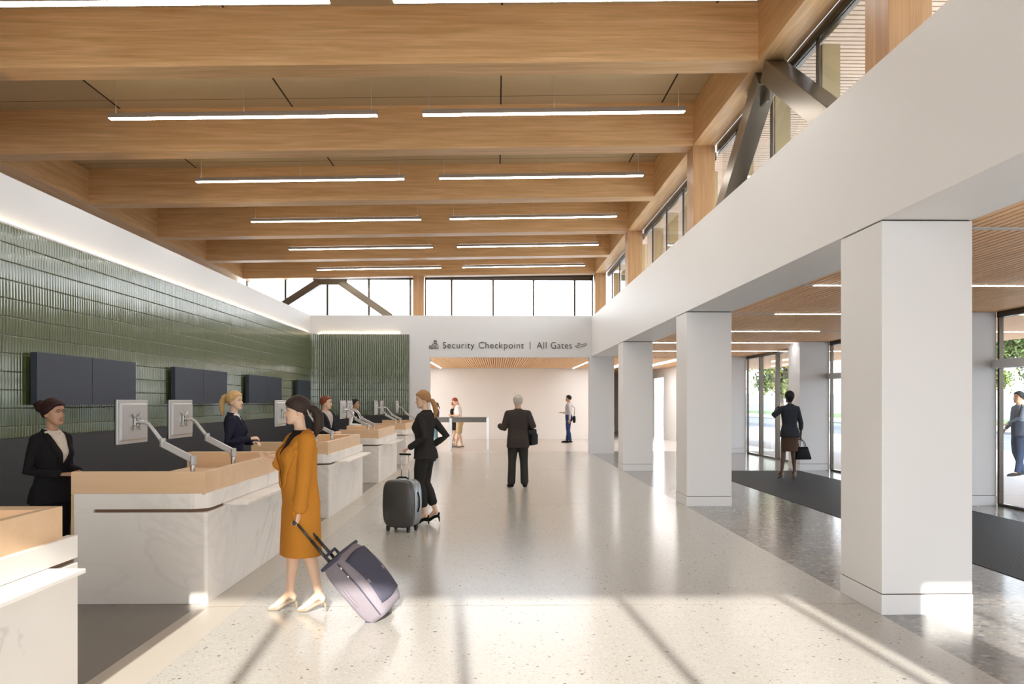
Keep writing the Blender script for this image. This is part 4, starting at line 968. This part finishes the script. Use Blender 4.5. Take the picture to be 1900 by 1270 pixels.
# woman walking to the doors
person('woman in a dark blazer and brown skirt walking away with a black handbag', 1.885, (6.35, 16.5, 0), math.radians(3), True, 'dark',
       dict(L=dict(el=(-.345, .02, 1.235), wr=(-.235, .17, 1.36), F=(.6, .3, .6), N=(.5, -.5, 0), T=(0, 0, 1), curl=.8), R=dict(el=(.235, -.03, 1.09), wr=(.245, .0, .835), F=(0, .05, -1), N=(-1, 0, 0), T=(0, 1, 0), curl=1.2)),
       dict(L=dict(kn=(-.12, .03, .49), an=(-.185, -.04, .085), toe=.15), R=dict(kn=(.09, .03, .49), an=(.105, -.01, .085), toe=-.1)), (math.radians(0), .0),
       dict(mat=HAIRM['black'], thick=.024, nape=.0, extra=[('ell', (0, -.035, .10), (.072, .07, .10))]), dict(jacket=dict(mat=clo((.028, .032, .040)), hem=.80, off=.022, send=.45, sr=.014), skirt=dict(mat=clo((.085, .052, .035)), hem=.50)), dict(type='pump', mat=NUDE), .0085, face=False, heel=.07)
# far figures
SHG = clo((.42, .40, .42)); JEAN = clo((.03, .045, .12))
person('man in a pale grey shirt and blue trousers in the room beyond', 1.92, (2.875, 30.7, 0), math.radians(78), False, 'tan',
       dict(R=dict(el=(.24, .02, 1.11), wr=(.22, .25, 1.10), F=(0, 1, 0), N=(0, 0, 1), T=(1, 0, 0), curl=.3), L=dict(el=(-.24, -.08, 1.10), wr=(-.235, -.06, .86))), dict(L=dict(an=(-.09, -.07, .085)), R=dict(an=(.09, .07, .085))), (0, 0),
       dict(mat=HAIRM['black'], thick=.018), dict(shirt=dict(mat=SHG, sleeves=.95), trousers=dict(mat=JEAN)), dict(type='flat', mat=BLKL), .011, face=False)
person('man in a white T-shirt and beige shorts looking down by the barrier', 1.82, (-1.36, 27.6, 0), math.radians(98), False, 'fair',
       dict(R=dict(el=(.22, .02, 1.12), wr=(.10, .22, 1.12), F=(-.5, .8, 0), N=(0, -.3, 1), T=(1, 0, 1)), L=dict(el=(-.22, -.0, 1.12), wr=(-.10, .22, 1.10), F=(.5, .8, 0), N=(0, -.3, 1), T=(-1, 0, 1))), dict(L=dict(an=(-.09, -.09, .085)), R=dict(an=(.09, .12, .085))), (0, -.5),
       dict(mat=HAIRM['ginger'], thick=.014), dict(shirt=dict(mat=WSH, sleeves=-.25, out=True), trousers=dict(mat=clo((.50, .37, .20)), end=-.12, r=1.12)), dict(type='flat', mat=NUDE), .011, face=False, shear=.12)
person('woman in a black patterned dress and dark heels standing close to the man in shorts', 1.66, (-1.60, 28.05, 0), math.radians(-62), True, 'fair',
       dict(R=fold, L=foldL), dict(L=dict(an=(-.085, .1, .085)), R=dict(an=(.085, -.1, .085))), (0, -.2),
       dict(mat=HAIRM['ginger'], thick=.018), dict(shirt=dict(mat=BLK, out=True, collar=False), skirt=dict(mat=clo((.03, .028, .032)), hem=.60)), dict(type='pump', mat=BLKL), .011, face=False, heel=.07)
person('woman in a grey cardigan and jeans at the far left of the room beyond', 1.62, (-2.27, 28.6, 0), math.radians(88), True, 'light',
       dict(R=fold, L=foldL), None, (0, 0), dict(mat=HAIRM['brown'], thick=.014, extra=[('tube', [(0, -.10, .10), (0, -.14, .04), (0, -.14, -.05)], [.02, .024, .01])]),
       dict(jacket=dict(name='cardigan', mat=clo((.115, .10, .125)), v=1.0, kx=.5, hem=.74), shirt=dict(mat=WSH), trousers=dict(mat=clo((.14, .24, .30)), hem=1.1)), dict(type='flat', mat=BLKL), .011, face=False)
person('man in a grey shirt outside the glass with a dark shoulder bag', 1.925, (11.83, 17.12, -.02), math.radians(86), False, 'tan',
       dict(L=dict(el=(-.25, .13, 1.20), wr=(-.20, .36, 1.08), F=(0, 1, -.3), N=(0, -.5, -1), T=(1, 0, 0), curl=.35), R=dict(el=(.24, .0, 1.12), wr=(.22, .16, .95))), dict(L=dict(an=(-.09, .09, .085)), R=dict(an=(.09, -.12, .085))), (0, 0),
       dict(mat=HAIRM['black'], thick=.020), dict(shirt=dict(mat=clo((.10, .115, .14)), sleeves=.85), trousers=dict(mat=clo((.018, .028, .055)))), dict(type='flat', mat=BLKL), .009, face=False)

# ------------------------------------------------------------------ bags
DKP = clo((.075, .072, .10), scale=300); LVP = cloth('lavender_canvas', (.235, .205, .23), .75, 300)
def rounded(b, c, h, r=.06, R=None, n=10):
    """rounded box: superellipsoid-like"""
    nu, nv = 4*n, 2*n; vs = []
    for i in range(nv+1):
        ph = -PI/2+PI*i/nv
        for j in range(nu):
            th = 2*PI*j/nu; d = Vector((math.cos(ph)*math.cos(th), math.cos(ph)*math.sin(th), math.sin(ph)))
            core = Vector([math.copysign(max(0, hh-r), dd) if abs(dd) > 1e-6 else 0 for hh, dd in zip(h, d)])
            m_ = max(abs(d.x), abs(d.y), abs(d.z)); p = Vector([max(-1, min(1, dd/m_*1.0)) for dd in d]); q = Vector([p[k]*(h[k]-r) for k in range(3)])+d*r
            vs.append(Vector(c)+(R @ q if R else q))
    return b.add(vs, [(i*nu+j, i*nu+(j+1) % nu, (i+1)*nu+(j+1) % nu, (i+1)*nu+j) for i in range(nv) for j in range(nu)])
# soft trolley bag: built upright along z then tilted
t = thing('trolley_bag', 'purple grey soft trolley bag tilted on its wheels behind the camel coat woman', 'suitcase', (-.845, 5.93, .045))
T_ = Matrix.Rotation(math.radians(-40), 4, 'Y') @ Matrix.Rotation(math.radians(-24), 4, 'Z')
def tb(nm, mb, m_, par=t, bev=0, sm=True):
    mb.xf(T_); return mb.build(nm, m_, par, bev, sm)
b = MB(); nz = 16; na = 40; vs = []
for i in range(nz+1):
    f = i/nz; z = .02+.56*f; e = 1-abs(2*f-1)**5*.16; bul = .045*math.sin(PI*f)
    for j in range(na):
        th = 2*PI*j/na; c, s_ = math.cos(th), math.sin(th); x = math.copysign(abs(c)**.45, c)*.115; y = math.copysign(abs(s_)**.45, s_)*.18
        x = x*e+(bul if x > 0 else 0); vs.append((x, y*e, z))
b.add(vs, [(i*na+j, i*na+(j+1) % na, (i+1)*na+(j+1) % na, (i+1)*na+j) for i in range(nz) for j in range(na)]+[tuple(range(na))[::-1], tuple(range(nz*na, (nz+1)*na))])
body = tb('bag_body', b, LVP, t, 0, True)
b = MB(); rounded(b, (.118, 0, .31), (.05, .145, .225), .05); tb('front_pocket', b, DKP)
tb('top_panel', rounded(MB(), (.0, 0, .575), (.10, .165, .022), .02), DKP)
b = MB()
for yy in (-.178,): b.tube([(.085, yy-.002, .05), (.10, yy-.004, .3), (.085, yy-.002, .54)], .005, 6)
tb('zip_seam', b, DKP)
b = MB().tube([(-.02, -.183, .36), (-.02, -.190, .28), (-.02, -.183, .20)], .007, 6).tube([(-.045, -.183, .36), (-.045, -.188, .28), (-.045, -.183, .20)], .005, 6); tb('side_handle', b, LVP)
b = MB().ell((.09, -.187, .50), (.008, .006, .012), 8, 6).ell((.09, -.187, .42), (.008, .006, .012), 8, 6); tb('zip_pull', b, M['alu'])
b = MB().tube([(-.05, -.07, .60), (-.05, -.07, .64), (-.05, .07, .64), (-.05, .07, .60)], .012, 8); tb('grab_handle', b, DKP)
HB = mat('handle_black_plastic', (.03, .028, .022), .35)
b = MB()
for yy in (-.035, .035): b.tube([(-.085, yy, .56), (-.085, yy, .80)], .013, 8, None, False).tube([(-.085, yy, .80), (-.085, yy, .985)], .010, 8, None, False)
tb('pull_rod', b, HB)
tb('pull_grip', MB().tube([(-.085, -.06, .99), (-.085, .06, .99)], .017, 10), HB)
for yy in (-.14, .14):
    tb('wheel', MB().cyl((-.085, yy-.018, -.005), (-.085, yy+.018, -.005), .042, 18), mat('wheel_grey', (.40, .38, .34), .5), t, .004)
    tb('wheel_housing', rounded(MB(), (-.085, yy, .03), (.035, .028, .04), .015), DKP)
# hard suitcase
GS = mat('graphite_shell', (.075, .072, .068), .33, .25); GL = mat('silver_blue_shell', (.33, .36, .38), .3, .5)
t = thing('hard_suitcase', 'dark grey hard shell suitcase standing beside the woman in the dark suit', 'suitcase', (-1.232, 9.93, 0), math.radians(-24))
def shell(x, y0, y1, hw, z0, z1, bul, n=28):
    """barrel side shell extruded from y0 to y1"""
    vs = []
    for (yy, k) in ((y0, .90), (y0+(y1-y0)*.18, 1.0), (y1-(y1-y0)*.18, 1.0), (y1, .90)):
        for j in range(n):
            th = 2*PI*j/n; c, s_ = math.cos(th), math.sin(th); xx = math.copysign(abs(c)**.42, c)*hw; zz = math.copysign(abs(s_)**.42, s_)
            xx += math.copysign(bul*(1-zz*zz), c)*abs(c)**.3; zc = (z0+z1)/2; vs.append((x+xx*k, yy, zc+zz*(z1-z0)/2*k))
    return MB().add(vs, [(i*n+j, i*n+(j+1) % n, (i+1)*n+(j+1) % n, (i+1)*n+j) for i in range(3) for j in range(n)]+[tuple(range(n))[::-1], tuple(range(3*n, 4*n))])
shell(0, -.13, -.02, .205, .055, .665, .018).build('front_shell', GS, t, 0, True)
shell(0, -.022, .06, .208, .05, .67, .018).build('middle_frame', GL, t, 0, True)
shell(0, .058, .15, .203, .055, .665, .018).build('rear_shell', GL, t, 0, True)
b = MB().tube([(-.09, .02, .665), (-.05, .02, .69), (.05, .02, .69), (.09, .02, .665)], .011, 8); b.build('carry_handle', BLKL, t, 0, True)
for xx in (-.055, .055): MB().cyl((xx, .08, .64), (xx, .08, .975), .007, 8).build('pull_rod', 'alu', t, 0, True)
MB().tube([(-.075, .08, .985), (.075, .08, .985)], .016, 10, (UP, .8)).build('pull_grip', BLKL, t, 0, True)
MB().tube([(.228, .02, .50), (.245, .02, .44), (.245, .02, .32), (.228, .02, .26)], .010, 8).build('side_handle', BLKL, t, 0, True)
for xx in (-.15, .15):
    for yy in (-.09, .10):
        MB().cyl((xx-.014, yy, .027), (xx+.014, yy, .027), .027, 14).box((xx-.02, yy-.02, .03), (xx+.02, yy+.02, .07)).build('wheel', 'black', t, .003)
# briefcase of the older man
t = thing('briefcase', 'black leather briefcase hanging at the grey-haired man\'s right side', 'bag', (.655, 14.98, .80), math.radians(62))
rounded(MB(), (0, 0, .17), (.20, .055, .165), .03).build('bag_body', BLKL, t, 0, True)
rounded(MB(), (.02, -.065, .13), (.15, .025, .11), .02).build('front_pocket', BLKL, t, 0, True)
for yy in (-.03, .03): MB().tube([(-.08, yy, .32), (-.06, yy, .41), (.0, yy*.6, .45), (.06, yy, .41), (.08, yy, .32)], .009, 8).build('handle', BLKL, t, 0, True)
# handbag of the woman at the doors
t = thing('handbag', 'black handbag in the right hand of the woman in the brown skirt', 'bag', (6.64, 16.52, .41), math.radians(8))
b = MB(); vs = []; n = 24
for z, hw, hd in ((0, .185, .075), (.02, .195, .08), (.22, .135, .05), (.27, .12, .035)):
    for j in range(n): th = 2*PI*j/n; c, s_ = math.cos(th), math.sin(th); vs.append((math.copysign(abs(c)**.5, c)*hw, math.copysign(abs(s_)**.5, s_)*hd, z))
b.add(vs, [(i*n+j, i*n+(j+1) % n, (i+1)*n+(j+1) % n, (i+1)*n+j) for i in range(3) for j in range(n)]+[tuple(range(n))[::-1], tuple(range(3*n, 4*n))]); b.build('bag_body', BLKL, t, 0, True)
for yy in (-.03, .03): MB().tube([(-.085, yy, .24), (-.065, yy, .36), (-.01, yy*.3, .43), (.045, yy, .36), (.075, yy, .24)], .007, 8).build('handle', BLKL, t, 0, True)
# shoulder bags
t = thing('shoulder_bag', 'black shoulder bag at the hip of the man in blue trousers', 'bag', (3.09, 30.62, .78), math.radians(80))
rounded(MB(), (0, 0, .16), (.15, .06, .14), .04).build('bag_body', BLKL, t, 0, True)
MB().tube([(-.1, 0, .28), (.03, -.02, .62), (-.03, .1, .72)], .010, 6).build('strap', BLKL, t, 0, True)
t = thing('shoulder_bag', 'dark shoulder bag in front of the man outside the glass', 'bag', (11.66, 16.84, .88), math.radians(6))
rounded(MB(), (0, 0, .18), (.17, .06, .17), .05).build('bag_body', clo((.03, .036, .05)), t, 0, True)
MB().tube([(-.08, 0, .33), (.0, .02, .52), (.11, .08, .72)], .012, 6).build('strap', BLKL, t, 0, True)
